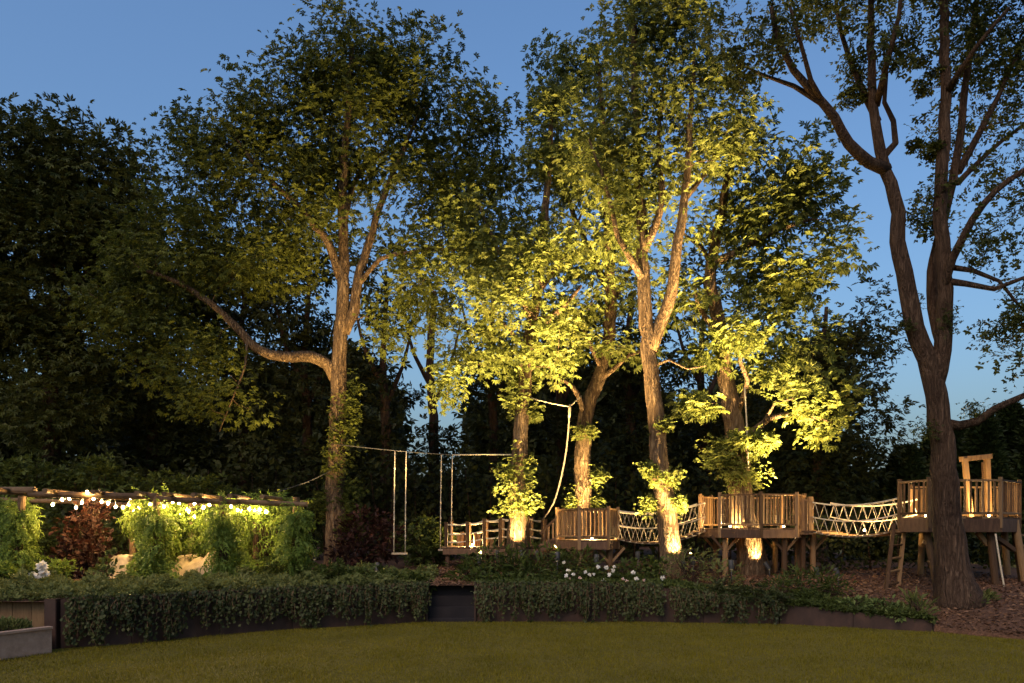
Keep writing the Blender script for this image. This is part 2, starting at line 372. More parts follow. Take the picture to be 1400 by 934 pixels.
# ------------------------------------------------------------------ TREES
GL = 'tall chestnut trees lit from below along the rope walkway'
tree('chestnut_tree', 'broad chestnut tree with long curved side limb, standing alone behind pergola end', 19,
     [([(462, 768), (459, 690), (461, 600), (463, 500), (468, 420), (470, 340), (468, 270), (472, 200), (478, 120), (482, 60)], .27, .05),
      ([(461, 520), (448, 500), (425, 488, -.3), (385, 488, -.7), (352, 478, -.9), (330, 455, -1), (300, 425, -1), (250, 390, -1.2), (200, 370, -1.3)], .15, .04),
      ([(338, 462, -1), (335, 500, -1.1), (318, 545, -1.2), (300, 590, -1.2)], .035, .012),
      ([(470, 455), (484, 425), (490, 380), (505, 330), (520, 280), (545, 220), (575, 150)], .14, .03),
      ([(466, 380), (450, 335, -.2), (415, 290, -.4), (385, 262, -.5), (345, 220, -.6), (310, 170, -.6)], .11, .03),
      ([(490, 390), (520, 355, -.3), (560, 345, -.6), (600, 340, -.8), (650, 345, -.9)], .07, .02),
      ([(470, 300), (490, 240, .5), (540, 200, .8), (610, 190, 1)], .08, .02),
      ([(472, 230), (440, 170, .4), (400, 130, .7)], .07, .02)],
     [(470, 80, 85, 68), (590, 105, 62, 68), (395, 110, 50, 50), (530, 60, 60, 35), (310, 165, 78, 62), (640, 200, 55, 70), (500, 190, 110, 80, .4), (360, 240, 100, 75),
      (260, 260, 50, 60), (240, 340, 85, 70, -.6), (190, 420, 75, 60, -.8), (250, 490, 70, 60, -.8), (300, 540, 50, 55, -1), (640, 300, 65, 70), (570, 280, 60, 70), (590, 390, 70, 60, -.4),
      (330, 350, 70, 60, -.5), (430, 300, 60, 60, -.4), (530, 450, 45, 40), (610, 470, 50, 45, -.5), (410, 400, 40, 40, .6, .7),
      (685, 255, 40, 55, -.2), (665, 190, 40, 45), (690, 340, 40, 50, -.4), (466, 590, 12, 60, -.2, 3), (455, 640, 10, 40, -.1, 3), (482, 560, 10, 60, -.1, 3), (478, 680, 16, 40, -.1, 3), (440, 690, 16, 22, 0, 3), (480, 720, 18, 25, -.1, 3)],
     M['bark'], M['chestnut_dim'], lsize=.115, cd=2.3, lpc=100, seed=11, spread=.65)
tree('chestnut_tree', 'straight chestnut trunk wrapped in shoots, brightly lit at its foot beside rope rails', 18,
     [([(704, 765), (707, 700), (708, 640), (714, 560), (720, 490), (727, 440), (735, 390), (745, 300), (752, 200), (758, 120)], .235, .04),
      ([(724, 462), (745, 440, -.2), (768, 422, -.4), (795, 390, -.6)], .1, .03),
      ([(728, 440), (705, 390, -.3), (680, 340, -.5), (655, 280, -.6)], .08, .02),
      ([(735, 400), (770, 350, .4), (800, 280, .6)], .07, .02),
      ([(722, 480), (695, 450, -.5), (660, 420, -.8)], .06, .02)],
     [(690, 320, 65, 70, -.4), (685, 430, 65, 55, -.5), (755, 290, 48, 75), (648, 370, 45, 60, -.4), (745, 180, 34, 65), (760, 100, 28, 50), (730, 380, 50, 60, -.6), (725, 455, 50, 35, -.8), (660, 480, 40, 35, -.6), (760, 470, 40, 40, -.6), (600, 520, 35, 30, -.4),
      (706, 690, 27, 18, -.1, 5), (698, 650, 16, 30, -.15, 5), (722, 640, 9, 22, -.1, 4), (712, 560, 20, 30, 0, 1.2)],
     M['bark'], M['chestnut'], lsize=.118, cd=2.4, lpc=92, seed=22, group=GL)
tree('chestnut_tree', 'forked chestnut trunk rising behind the small picket platform', 19.6,
     [([(797, 768), (797, 690), (796, 620), (803, 560), (820, 515), (832, 470), (835, 400), (832, 330), (828, 240), (822, 130), (815, 60)], .25, .04),
      ([(800, 572), (790, 540, -.2), (775, 522, -.4), (752, 515, -.6)], .09, .03),
      ([(818, 520), (838, 505, -.2), (860, 485, -.3), (890, 478, -.5)], .08, .03),
      ([(822, 505), (808, 475, -.3), (795, 440, -.4), (785, 425, -.5)], .07, .03),
      ([(834, 400), (800, 330, .3), (770, 250, .5), (760, 160, .6)], .1, .03),
      ([(834, 420), (865, 360, .3), (880, 300, .5)], .07, .02)],
     [(775, 160, 50, 75), (780, 75, 38, 50), (800, 240, 60, 70), (825, 110, 45, 70), (770, 420, 55, 45, -.6), (800, 400, 40, 50, -.6), (745, 515, 36, 22, -.5), (860, 400, 40, 60), (780, 330, 55, 50), (850, 300, 45, 60), (800, 480, 30, 30, -.4, .8),
      (796, 590, 17, 10, -.2, 5), (816, 652, 12, 14, -.1, 6), (784, 685, 9, 14, -.1, 6), (816, 688, 10, 10, -.1, 6), (840, 480, 60, 30, -.2, .7)],
     M['bark'], M['chestnut'], lsize=.122, cd=2.2, lpc=86, seed=33, group=GL)
tree('chestnut_tree', 'tallest chestnut with high fork, its trunk standing before the net bridge', 16.5,
     [([(920, 780), (912, 700), (903, 640), (896, 560), (888, 490), (884, 430), (879, 370), (878, 320), (872, 230), (868, 130), (866, 40), (864, -40)], .225, .045),
      ([(890, 480), (904, 440), (918, 400, -.2), (925, 340, -.3), (938, 260, -.3), (945, 150, -.3), (950, 60, -.3)], .14, .03),
      ([(881, 385), (860, 350, -.3), (845, 325, -.5), (830, 260, -.6), (805, 190, -.7)], .08, .02),
      ([(879, 345), (892, 320, -.2), (905, 270, -.3), (900, 190, -.2), (910, 90, 0)], .09, .02),
      ([(895, 500), (915, 492, -.3), (940, 505, -.5), (965, 500, -.6)], .035, .012),
      ([(938, 270), (975, 220, .3), (1005, 160, .5)], .06, .02)],
     [(865, 55, 75, 55), (925, 60, 55, 60), (900, 0, 60, 40), (865, -40, 60, 40), (940, 140, 62, 70), (850, 150, 70, 70), (880, 230, 75, 60), (990, 150, 55, 60), (960, 225, 55, 50), (800, 210, 42, 60, -.4), (880, 300, 40, 35, .3, .5), (930, 310, 40, 45), (845, 290, 38, 50, -.4), (1010, 200, 45, 45),
      (908, 655, 24, 14, -.1, 5), (886, 640, 11, 10, -.1, 5), (925, 690, 14, 12, -.1, 5), (888, 690, 16, 12, 0, 5), (905, 580, 10, 10, -.1, 3)],
     M['bark'], M['chestnut'], lsize=.112, cd=2.6, lpc=90, seed=44, group=GL)
tree('chestnut_tree', 'leafy chestnut growing up through the picketed octagonal platform', 17.3,
     [([(1030, 790), (1021, 735), (1014, 690), (1008, 620), (1000, 560), (990, 490), (980, 430), (972, 370), (985, 300), (1000, 220), (1010, 150)], .30, .05),
      ([(1012, 612), (1030, 588, -.4), (1052, 572, -.6), (1090, 566, -.8), (1130, 575, -1)], .09, .03),
      ([(1008, 565), (1022, 520, -.5), (1012, 495, -.6), (1016, 465, -.6)], .07, .03),
      ([(985, 460), (968, 440, -.1), (955, 418, -.2), (950, 390, -.3)], .08, .03),
      ([(974, 370), (960, 340, .2), (935, 320, .3)], .08, .03),
      ([(976, 360), (1005, 345, -.2), (1050, 320, -.4), (1110, 300, -.6)], .09, .03),
      ([(1045, 575, -.6), (1060, 550, -.7), (1085, 545, -.8)], .04, .02)],
     [(1055, 290, 75, 65), (1120, 280, 62, 50), (1010, 215, 60, 45), (1075, 220, 55, 35), (1095, 380, 80, 55), (1150, 320, 40, 60), (1020, 350, 60, 55), (955, 400, 36, 40), (1050, 440, 60, 45), (1110, 480, 60, 45), (1095, 555, 65, 36, -.6), (1140, 590, 36, 28, -.6), (1050, 500, 50, 40, -.4), (1020, 455, 28, 30, -.8),
      (975, 480, 28, 35, -.3), (965, 560, 30, 25, -.3), (985, 620, 26, 22, -.3, 2), (1012, 650, 27, 22, -.3, 5), (1040, 600, 24, 18, -.6, 1.5), (980, 300, 40, 50, .3)],
     M['bark'], M['chestnut'], lsize=.145, cd=2.0, lpc=76, seed=55, group=GL)

# the oak on the right, open crown against the sky
OD = 13.2
tree('oak_tree', 'big oak with forked bare trunk and open crown beside the high platform', OD,
     [([(1312, 830), (1300, 760), (1294, 680), (1287, 600), (1280, 540), (1276, 510), (1258, 470), (1244, 420), (1232, 350), (1226, 290), (1212, 235), (1203, 205), (1195, 150), (1192, 80), (1190, 0), (1185, -90)], .31, .03, .62),
      ([(1277, 530), (1288, 480), (1292, 420), (1290, 350), (1285, 290), (1290, 200), (1293, 100), (1292, 20), (1290, -60), (1295, -160)], .145, .045),
      ([(1288, 470), (1276, 420, .35), (1275, 370, .4), (1290, 300, .4), (1310, 210, .4), (1318, 130, .5), (1330, 40, .5), (1345, -60, .6)], .10, .04),
      ([(1212, 232), (1188, 222, -.2), (1160, 195, -.4), (1140, 160, -.5), (1115, 130, -.6), (1085, 95, -.7), (1062, 50, -.8), (1055, 10, -.8)], .105, .035),
      ([(1122, 140, -.6), (1085, 118, -.5), (1050, 105, -.4), (1015, 90, -.4)], .05, .015),
      ([(1130, 150, -.5), (1108, 110, -.8), (1095, 60, -1), (1080, 10, -1)], .05, .02),
      ([(1200, 165), (1176, 115, .3), (1158, 70, .5), (1145, 20, .6), (1140, -40, .6)], .065, .025),
      ([(1207, 215), (1225, 195, .1), (1222, 165, .2), (1208, 140, .3), (1212, 100, .3)], .06, .03),
      ([(1198, 145), (1212, 90, -.4), (1228, 20, -.6), (1235, -60, -.7)], .06, .02),
      ([(1290, 400), (1302, 355, -.2), (1330, 300, -.5), (1360, 262, -.7), (1400, 232, -.9), (1450, 200, -1)], .085, .03),
      ([(1297, 385, 0), (1320, 388, -.3), (1360, 395, -.5), (1400, 380, -.7), (1450, 370, -.9)], .06, .02),
      ([(1297, 365, 0), (1330, 370, -.4), (1365, 385, -.5), (1395, 420, -.6)], .05, .02),
      ([(1296, 580), (1312, 582, -.1), (1335, 575, -.3), (1360, 558, -.4), (1400, 540, -.6), (1450, 520, -.7)], .09, .03),
      ([(1310, 235, .4), (1340, 180, .5), (1375, 110, .5), (1410, 30, .6)], .07, .025),
      ([(1310, 250, .2), (1350, 210, .8), (1400, 170, 1.2), (1460, 130, 1.5)], .05, .02),
      ([(1293, 130), (1330, 70, -.6), (1380, 10, -1)], .06, .02)],
     [(990, 60, 42, 55, -.4), (1045, 25, 60, 40, -.6), (1020, 95, 40, 22, -.4), (1075, 70, 30, 30, -.8, .6), (1170, 20, 50, 35), (1225, 30, 50, 45, -.4), (1185, 95, 26, 36, .3), (1165, 130, 18, 26, .3), (1225, 70, 24, 40, -.3), (1130, -20, 90, 40), (1310, 20, 50, 40), (1370, 40, 60, 60, .5), (1340, 110, 50, 45, .5), (1400, 130, 60, 60, .6), (1390, 210, 60, 45, .3), (1270, 260, 26, 40, .3), (1345, 330, 45, 35, -.4), (1390, 300, 45, 40, -.6), (1270, 90, 14, 60, .2), (1300, 170, 40, 40, .6, .7), (1265, 300, 18, 20, .3), (1262, 210, 12, 30, .3),
      (1400, 480, 45, 45, -.6), (1375, 440, 28, 28, -.6, .7), (1440, 400, 60, 80, -.6), (1235, 445, 9, 8, -.1, 4), (1250, 415, 8, 15, .3, 3), (1300, 440, 8, 16, -.2, 4), (1265, 590, 14, 14, -.2, 3), (1330, 558, 12, 9, -.3, 3), (1255, -60, 160, 50), (1430, -30, 90, 70)],
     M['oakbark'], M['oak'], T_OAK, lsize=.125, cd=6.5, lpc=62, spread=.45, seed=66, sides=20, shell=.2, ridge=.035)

# trees on the left and the dark wood behind
tree('lime_tree', 'dark broad tree at the wood edge behind the pergola log beams', 24,
     [([(72, 705), (70, 600), (68, 500), (72, 430), (80, 330), (75, 240), (72, 180)], .34, .06), ([(70, 470), (40, 420), (0, 370), (-40, 330)], .14, .04), ([(72, 450), (110, 390), (150, 320)], .14, .04)],
     [(55, 220, 80, 62), (20, 195, 40, 45), (115, 225, 62, 62), (150, 270, 60, 60), (40, 320, 95, 80), (140, 370, 85, 80), (30, 430, 85, 70), (120, 470, 70, 60), (-70, 300, 90, 110), (-60, 450, 90, 80), (70, 550, 80, 60)],
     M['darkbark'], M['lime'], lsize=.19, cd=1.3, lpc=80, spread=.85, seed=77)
BG = 'dark trees of the wood beyond the garden'
names = ['dark slender tree showing between the two broad left trees', 'dark tree with a bare forked trunk left of curved limb', 'dark trunk glimpsed behind the wide chestnut', 'thin leafy tree standing in the patch of open sky', 'tall narrow tree beside the patch of open sky', 'thin dark tree between swing ropes and lit trunk', 'dark tree filling the gap behind forked trunk', 'dark tree behind the net bridge chestnut', 'dark tree showing behind octagonal platform tree']
spec = [(205, 27, [(200, 300, 48, 70), (205, 400, 75, 80), (210, 520, 80, 80), (200, 620, 80, 60)]),
        (330, 28, [(320, 400, 80, 90), (330, 530, 80, 80), (320, 640, 80, 60)]),
        (418, 26, [(400, 380, 70, 100), (420, 520, 70, 70), (410, 640, 80, 60), (470, 620, 40, 50)]),
        (590, 29, [(548, 545, 22, 40), (606, 612, 40, 26), (640, 540, 20, 30), (585, 650, 50, 40)]),
        (525, 25, [(530, 400, 50, 70), (525, 490, 42, 50), (515, 590, 42, 50), (520, 670, 60, 40)]),
        (672, 27, [(670, 460, 40, 70), (685, 560, 42, 60), (680, 660, 60, 50), (620, 670, 50, 40)]),
        (765, 28, [(770, 480, 60, 70), (765, 590, 60, 60), (770, 680, 70, 40)]),
        (860, 26, [(850, 480, 60, 60), (860, 580, 65, 60), (860, 670, 70, 40), (930, 520, 50, 70)]),
        (960, 27, [(950, 400, 40, 60), (960, 620, 65, 60), (950, 690, 70, 40), (1030, 560, 50, 70), (1040, 660, 60, 50)])]
for k, (px, D, bl) in enumerate(spec):
    tree('woodland_tree', names[k], D, [([(px, 710), (px + 3, 600), (px - 2, 500), (px + 4, 400), (px, bl[0][1] - 20)], .26, .05), ([(px, 560), (px + 25, 500, .5), (px + 40, 440, .8)], .1, .03), ([(px, 530), (px - 25, 480, -.5), (px - 40, 420, -.8)], .1, .03)],
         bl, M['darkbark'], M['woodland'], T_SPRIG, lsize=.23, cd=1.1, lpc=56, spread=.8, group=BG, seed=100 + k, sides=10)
tree('dark_maple_tree', 'dense dark tree standing behind the lit chestnut, edge against the sky', 22.5,
     [([(1120, 765), (1118, 660), (1122, 560), (1125, 480), (1130, 420)], .22, .05), ([(1122, 560), (1150, 500), (1180, 440)], .1, .03), ([(1120, 580), (1080, 520), (1050, 470)], .1, .03)],
     [(1180, 440, 46, 46), (1150, 510, 72, 62), (1195, 500, 34, 40), (1170, 590, 58, 50), (1110, 620, 75, 55), (1150, 660, 65, 50), (1060, 650, 60, 50), (1090, 520, 60, 60), (1060, 570, 50, 50)],
     M['darkbark'], M['woodland'], T_SPRIG, lsize=.165, cd=2.2, lpc=62, spread=.62, seed=140, sides=10)

# conifers and hedge on the right horizon, hedge behind the walkway
def conifer(px, D, h, r, label, seed, group=None):
    g = np.random.default_rng(seed); b = ground(px, D); root = thing('conifer_tree', b, label, 'tree', group)
    tb = MB(); tube_geo(tb, catmull([b - np.array([0, 0, .1]), b + np.array([.03, 0, h * .5]), b + np.array([0, .03, h * .97])], .3), np.linspace(.13, .02, len(catmull([b, b + np.array([.03, 0, h * .5]), b + np.array([0, .03, h * .97])], .3))), 8, .05)
    tb.build('trunk', M['darkbark'], root)
    n = int(900 * h * r); z = g.uniform(.02, 1, n) ** 1.25; a = g.uniform(0, 2 * math.pi, n)
    rr = r * (1 - z) ** .6 * (.75 + .25 * np.sin(3 * a + z * 9)) * g.uniform(.35, 1.05, n) + .05
    p = b + np.stack([np.cos(a) * rr, np.sin(a) * rr, z * h], 1)
    o = np.stack([np.cos(a), np.sin(a), np.full(n, .9)], 1)
    lv = MB(); leaves(lv, p, o + g.normal(0, .3, o.shape), np.array([0, 0, 1.]) + o * .3 + g.normal(0, .5, o.shape), .26 * g.uniform(.6, 1.2, n), T_SPRIG)
    lv.build('crown', M['conifer'], root, False)
for k, (px, D, h, r, lb) in enumerate([(1238, 23, 3.2, 1.2, 'low rounded conifer between dark maple and oak trunk'), (1275, 24, 3.6, 1.1, 'dark conifer just behind the forked oak trunk'), (1345, 22, 3.9, 1.1, 'pointed conifer behind the wooden door frame'), (1380, 23, 4.4, 1.2, 'taller conifer past the wooden door frame'), (1425, 22, 4.3, 1.2, 'conifer at the end of the row past the platform'), (1310, 26, 4.2, 1.3, 'conifer set further back behind the oak')]):
    conifer(px, D, h, r, lb, 200 + k, 'row of conifers behind the high platform')
def hedge(name, label, x0, x1, y, h, seed, mat, dens=150, thick=.5, ls=.16, cat='hedge', tpl=T_LEAF):
    g = np.random.default_rng(seed); L = x1 - x0; n = int(L * h * dens)
    x = g.uniform(x0, x1, n); hh = h * (1 + .12 * np.sin(x * 1.3 + seed) + .09 * np.sin(x * 3.1) + .06 * np.sin(x * 7.3)); z = g.uniform(0, 1, n) ** .9 * hh
    yy = y + g.normal(0, thick * .45, n) + .15 * np.sin(x * 2.2 + z * 2)
    p = np.stack([x, yy, G(x, yy) + z], 1); root = thing(name, ((x0 + x1) / 2, y, float(G((x0 + x1) / 2, y))), label, cat)
    tip = g.normal(0, 1, (n, 3)); tip[:, 1] -= .6; tip[:, 2] += .1
    nor = g.normal(0, .7, (n, 3)) + np.array([0, -.6, .7])
    lv = MB(); leaves(lv, p, tip, nor, ls * g.uniform(.6, 1.25, n), tpl); lv.build('foliage', mat, root, False)
    st = MB()
    for xx in np.arange(x0 + .2, x1, .7):
        b = np.array([xx, y + g.normal(0, .1), 0]); b[2] = G(b[0], b[1]) - .05
        tube_geo(st, np.array([b, b + np.array([g.normal(0, .08), 0, h * .5]), b + np.array([g.normal(0, .2), g.normal(0, .1), h * .93])]), [.03, .022, .01], 5)
    tag(st.build('stems', M['darkbark'], root), kind='stuff')
hedge('tall_hedge', 'long dark hedge running behind the rope walkway and pergola', -19, 15, 23.6, 2.9, 5, M['woodland'], 130, .9, .22)
hedge('clipped_hedge', 'dark leafy hedge under the sagging rope bridge', 5.3, 12, 18.6, 1.35, 9, M['woodland'], 300, .5, .13)
g = np.random.default_rng(3); n = 70000; x = g.uniform(-45, 45, n); z = g.uniform(0, 1, n) ** .8 * (8.8 + 1.1 * np.sin(x * .5) + .8 * np.sin(x * 1.3)); z = np.where(x > 17, z * .42, z)
z = np.where(np.abs(x + 4.0) < 1.7, z * .42, z)
p = np.stack([x, 42 + g.normal(0, 1.6, n), .6 + z], 1); lv = MB(); leaves(lv, p, g.normal(0, 1, (n, 3)), g.normal(0, 1, (n, 3)) + np.array([0, -.4, .5]), .62 * g.uniform(.5, 1.2, n), T_SPRIG)
tag(lv.build('far_woodland', M['woodland'], smooth=False), 'distant dark wood closing the view behind the garden', 'woodland', kind='stuff')

# ------------------------------------------------------------------ RETAINING WALL, steps, planter
def wall_run(name, label, x0, x1, thick=.06, mat=None, drop=.0, top=.03, off=.0, cat='wall', panel=1.2):
    """plates of sheet steel along the bed edge, one part each"""
    xs = [x0] + [e for e in EX if x0 < e < x1] + [x1]; pts = [np.array([x, edge_y(x) - off, 0]) for x in xs]
    mid = (x0 + x1) / 2; root = thing(name, (mid, edge_y(mid) - off, 0), label, cat)
    for a, b in zip(pts[:-1], pts[1:]):
        L = np.linalg.norm(b - a); k = max(1, round(L / panel))
        for s in range(k):
            p, q = a + (b - a) * s / k, a + (b - a) * (s + 1) / k; d = nrm(b - a); nrmv = np.array([d[1], -d[0], 0]) * thick
            p = p + d * .003; q = q - d * .003
            zp, zq = edge_z(p[0]) + top, edge_z(q[0]) + top
            v = [p, q, q - nrmv, p - nrmv]; vv = [np.array([*c[:2], -.05]) for c in v] + [np.array([c[0], c[1], zz]) for c, zz in zip(v, (zp, zq, zq, zp))]
            m = MB(); m.add(vv, [(0, 3, 2, 1), (4, 5, 6, 7), (0, 1, 5, 4), (1, 2, 6, 5), (2, 3, 7, 6), (3, 0, 4, 7)]); m.build('steel_plate', mat, root, False)
    return root
wall_run('retaining_wall', 'rusted steel retaining wall hung with ivy below the pergola', -6.0, -1.44, mat=M['steel'])
wall_run('retaining_wall', 'rusted steel retaining wall under the rose bed, ivy trailing over it', -.62, 4.46, mat=M['steel'])
wall_run('edging_strip', 'low dark steel edging tapering along the lawn by the oak', 4.47, 6.5, mat=M['steel'], top=.02)
# panelled stretch of wall at far left
w0 = thing('panelled_wall', (-7.6, 10.85, 0), 'brown timber panelled wall behind the stone planter', 'wall')
for k in range(12):
    xa = -6.22 - k * .26; beam('board', (xa - .13, 10.88, -.04), (xa - .13, 10.88, .60), .254, .05, M['panel'], w0, up=(0, 1, 0))
beam('coping', (-9.4, 10.87, .615), (-6.06, 10.87, .615), .12, .03, M['darkwood'], w0)
beam('steel_pillar', (-6.1, 10.69, -.04), (-6.1, 10.69, .66), .16, .14, M['steel'], w0, up=(0, 1, 0))
# steps
stp = thing('garden_steps', (-1.03, 13.8, 0), 'dark steel steps cut through the ivy wall to the mulch', 'steps')
for k in range(4):
    z0, z1, y0, y1 = -.02, .06 + k * .185, 13.72 + k * .1, 13.83 + k * .1
    beam('riser', (-1.43, y0, (z0 + z1) / 2), (-.64, y0, (z0 + z1) / 2), z1 - z0, .03, M['blacksteel'], stp, up=(0, 1, 0))
    beam('tread', (-1.43, y0 + .05, z1 - .012), (-.64, y0 + .05, z1 - .012), .12, .02, M['blacksteel'], stp)
for xx in (-1.45, -.63): beam('side_plate', (xx, 13.70, .32), (xx, 14.15, .32), .03, .72, M['steel'], stp)
# stone planter
pl = thing('stone_planter', (-6.85, 9.2, 0), 'grey stone trough planter of grasses standing on lawn', 'planter')
pB0, pC0 = np.array([-5.92, 10.32, 0]), np.array([-7.05, 7.9, 0]); pd = nrm(pC0 - pB0); pn = np.array([pd[1], -pd[0], 0]); hh = .31   # long face turned to the lawn, pn points away from it
for k in range(3):
    p, q = pB0 + (pC0 - pB0) * k / 3 + pd * .003, pB0 + (pC0 - pB0) * (k + 1) / 3 - pd * .003
    beam('stone_slab', p + [0, 0, hh / 2], q + [0, 0, hh / 2], .06, hh, M['stone'], pl); beam('stone_slab', p + pn * .75 + [0, 0, hh / 2], q + pn * .75 + [0, 0, hh / 2], .06, hh, M['stone'], pl)
    beam('coping', p + [0, 0, hh + .016], q + [0, 0, hh + .016], .11, .032, M['stone'], pl)
for e in (pB0 + pd * .031, pC0 - pd * .031): beam('stone_slab', e + pn * .031 + [0, 0, hh / 2], e + pn * .72 + [0, 0, hh / 2], .06, hh - .004, M['stone'], pl)
beam('soil', pB0 + pd * .06 + pn * .375 + [0, 0, .26], pC0 - pd * .06 + pn * .375 + [0, 0, .26], .68, .04, M['mulch'], pl)

# ------------------------------------------------------------------ low planting
def shrub(name, label, blobs, mat, tpl=T_LEAF, ls=.12, cd=14, lpc=9, spread=.16, cat='shrub', group=None, seed=1, depth=1.0, flowers=None, droop=.1, world=False):
    """blobs: (px, py, rx, ry, D) ellipses resting on the bed"""
    g = np.random.default_rng(seed); C, O = [], []
    c0 = P(*blobs[0][:2], blobs[0][4]); base = np.array([c0[0], c0[1], float(G(c0[0], c0[1]))])
    root = thing(name, base, label, cat, group); st = MB()
    for (px, py, rx, ry, D) in blobs:
        c = P(px, py, D); r = np.array([rx, 0, ry]) * D / F; r[1] = max(.15, r[0] * .7 * depth)
        n = max(22, int(4.19 * r.prod() * cd * 5)); q = in_ball(n, g, .45); p = c + q * r
        p[:, 2] = np.maximum(p[:, 2], G(p[:, 0], p[:, 1]) + .03); C.append(p); O.append(nrm(q + np.array([0, -.1, .4])))
        gb = np.array([c[0], c[1], G(c[0], c[1]) - .03])
        for k in range(0, n, max(1, n // 14)):
            mid = (gb + p[k]) / 2 + g.normal(0, .04, 3); mid[2] += .03
            tube_geo(st, catmull([gb + g.normal(0, .05, 3) * np.array([1, 1, 0]), mid, p[k]], .15), .007, 4, 0, False)
    C, O = np.concatenate(C), np.concatenate(O); tag(st.build('stems', M['darkbark'], root), kind='stuff')
    lv = MB(); spray(lv, C, O, lpc, spread, ls, tpl, droop=droop, g=g); lv.build('foliage', mat, root, False)
    return root
def bloom(root, p, r, mat, g, n=26, name='flower'):
    q = nrm(g.normal(0, 1, (n, 3))); lv = MB(); leaves(lv, p + q * r * .35, q + g.normal(0, .5, q.shape), q + g.normal(0, .5, q.shape), r * .85 * g.uniform(.8, 1.2, n), tpl_multi([((-.3, 0, 0), 0, 1.1, .42, .1)]))
    return lv.build(name, mat, root, False)
def stuff_cover(name, label, xr, yr, n, hgt, mat, ls, seed, tpl=T_SPRIG, cat='ground cover'):
    g = np.random.default_rng(seed); x = g.uniform(*xr, n); t = g.uniform(0, 1, n); y = edge_y(x) + yr[0] + t * (yr[1] - yr[0])
    k = .55 + .45 * np.sin(x * 3.3 + y * 2.1) * np.sin(x * 1.7 - y * 4.2)
    z = G(x, y) + .01 + g.uniform(0, 1, n) ** .7 * hgt * (.12 + 1.25 * np.clip(k, 0, 1) ** 1.5 * (.6 + .4 * np.sin(x * 11.3 + y * 7))); p = np.stack([x, y, z], 1)
    tip = g.normal(0, 1, (n, 3)); tip[:, 2] += .5; nor = g.normal(0, .5, (n, 3)) + np.array([0, -.2, 1])
    lv = MB(); leaves(lv, p, tip, nor, ls * g.uniform(.6, 1.3, n), tpl); return tag(lv.build(name, mat, smooth=False), label, cat, kind='stuff')
stuff_cover('ground_cover', 'low leafy ground cover spilling along the top of pergola wall', (-9.3, -1.5), (.0, 2.8), 20000, .20, M['cover'], .075, 301)
stuff_cover('ground_cover', 'low ground cover along the top of rose bed wall', (-.62, 4.6), (.0, .9), 6000, .08, M['shrub'], .075, 302)
stuff_cover('ground_cover', 'thin trailing ground cover behind the low steel edging', (4.4, 6.5), (-.05, .6), 3200, .15, M['shrub'], .07, 303)

def ivy(name, label, x0, x1, seed, dens=30):
    g = np.random.default_rng(seed); n = int((x1 - x0) * dens); pos, tip, st = [], [], MB()
    for x in g.uniform(x0, x1, n):
        k = .5 + .5 * math.sin(x * 5.1 + 2 * math.sin(x * 2.3)); h = float(edge_z(x)); k2 = .5 + .5 * math.sin(x * 17.3 + 3 * math.sin(x * 3.1)); L = h * min(1.02, .30 + .45 * g.random() ** .7 + .32 * k * k2 + .12 * k2)
        m = int(L / .026); s = np.linspace(0, L, m + 2); out = .03 + .06 * k2 + .12 * np.sin(np.minimum(s / max(L, .1), 1) * 2.2) * g.uniform(.4, 1.3)
        xx = x + np.cumsum(g.normal(0, .008, m + 2)); p = np.stack([xx, edge_y(xx) - out, h + .06 - s + .03 * np.sin(s * 9)], 1)
        p[:, 2] = np.maximum(p[:, 2], .02)
        if g.random() < .8: tube_geo(st, p, .004, 3, 0, False)
        pos.append(p + g.normal(0, .022, p.shape))
    pos = np.concatenate(pos); tip = g.normal(0, .6, pos.shape) + np.array([0, -.4, -.7]); nor = g.normal(0, .45, pos.shape) + np.array([0, -1, .45])
    root = thing(name, ((x0 + x1) / 2, float(edge_y((x0 + x1) / 2)) - .1, 0), label, 'ivy')
    lv = MB(); leaves(lv, pos, tip, nor, .054 * g.uniform(.55, 1.25, len(pos)), tpl_multi([((0, 0, 0), 0, 1, .42, -.1)]))
    tag(lv.build('foliage', M['ivy'], root, False), kind='stuff'); tag(st.build('stems', M['log'], root), kind='stuff')
ivy('trailing_ivy', 'thick curtain of ivy hanging down the wall below pergola', -5.95, -1.42, 401, 74)
ivy('trailing_ivy', 'curtain of ivy hanging down the wall below the white roses', -.6, 4.5, 402, 60)

# shrubs round the walkway
GS = 'shrubs in the raised bed'
shrub('rhododendron', 'broad dark shrub in front of brightly lit trunk', [(672, 768, 34, 22, 15.2), (640, 785, 20, 14, 14.8), (700, 780, 24, 16, 15)], M['shrub'], T_SLIM, .17, 30, 12, .2, group=GS, seed=501)
shrub('rhododendron', 'spreading dark shrub in front of the rope steps', [(745, 765, 34, 22, 15.2), (785, 775, 24, 16, 15), (720, 785, 26, 14, 14.7)], M['shrub'], T_SLIM, .17, 30, 12, .2, group=GS, seed=502)
shrub('leafy_shrub', 'low green shrub at the corner of the wall beside steps', [(665, 795, 24, 14, 14.2), (695, 800, 24, 12, 14.2)], M['shrub'], T_LEAF, .10, 60, 10, .14, group=GS, seed=503)
rb = shrub('rose_bush', 'rose bush covered in white and pale pink blooms on wall edge', [(790, 795, 34, 15, 14.3), (840, 796, 36, 14, 14.3), (885, 798, 26, 12, 14.3), (750, 800, 26, 12, 14.3)], M['shrub'], T_SPRIG, .09, 60, 9, .13, seed=504)
g = np.random.default_rng(12)
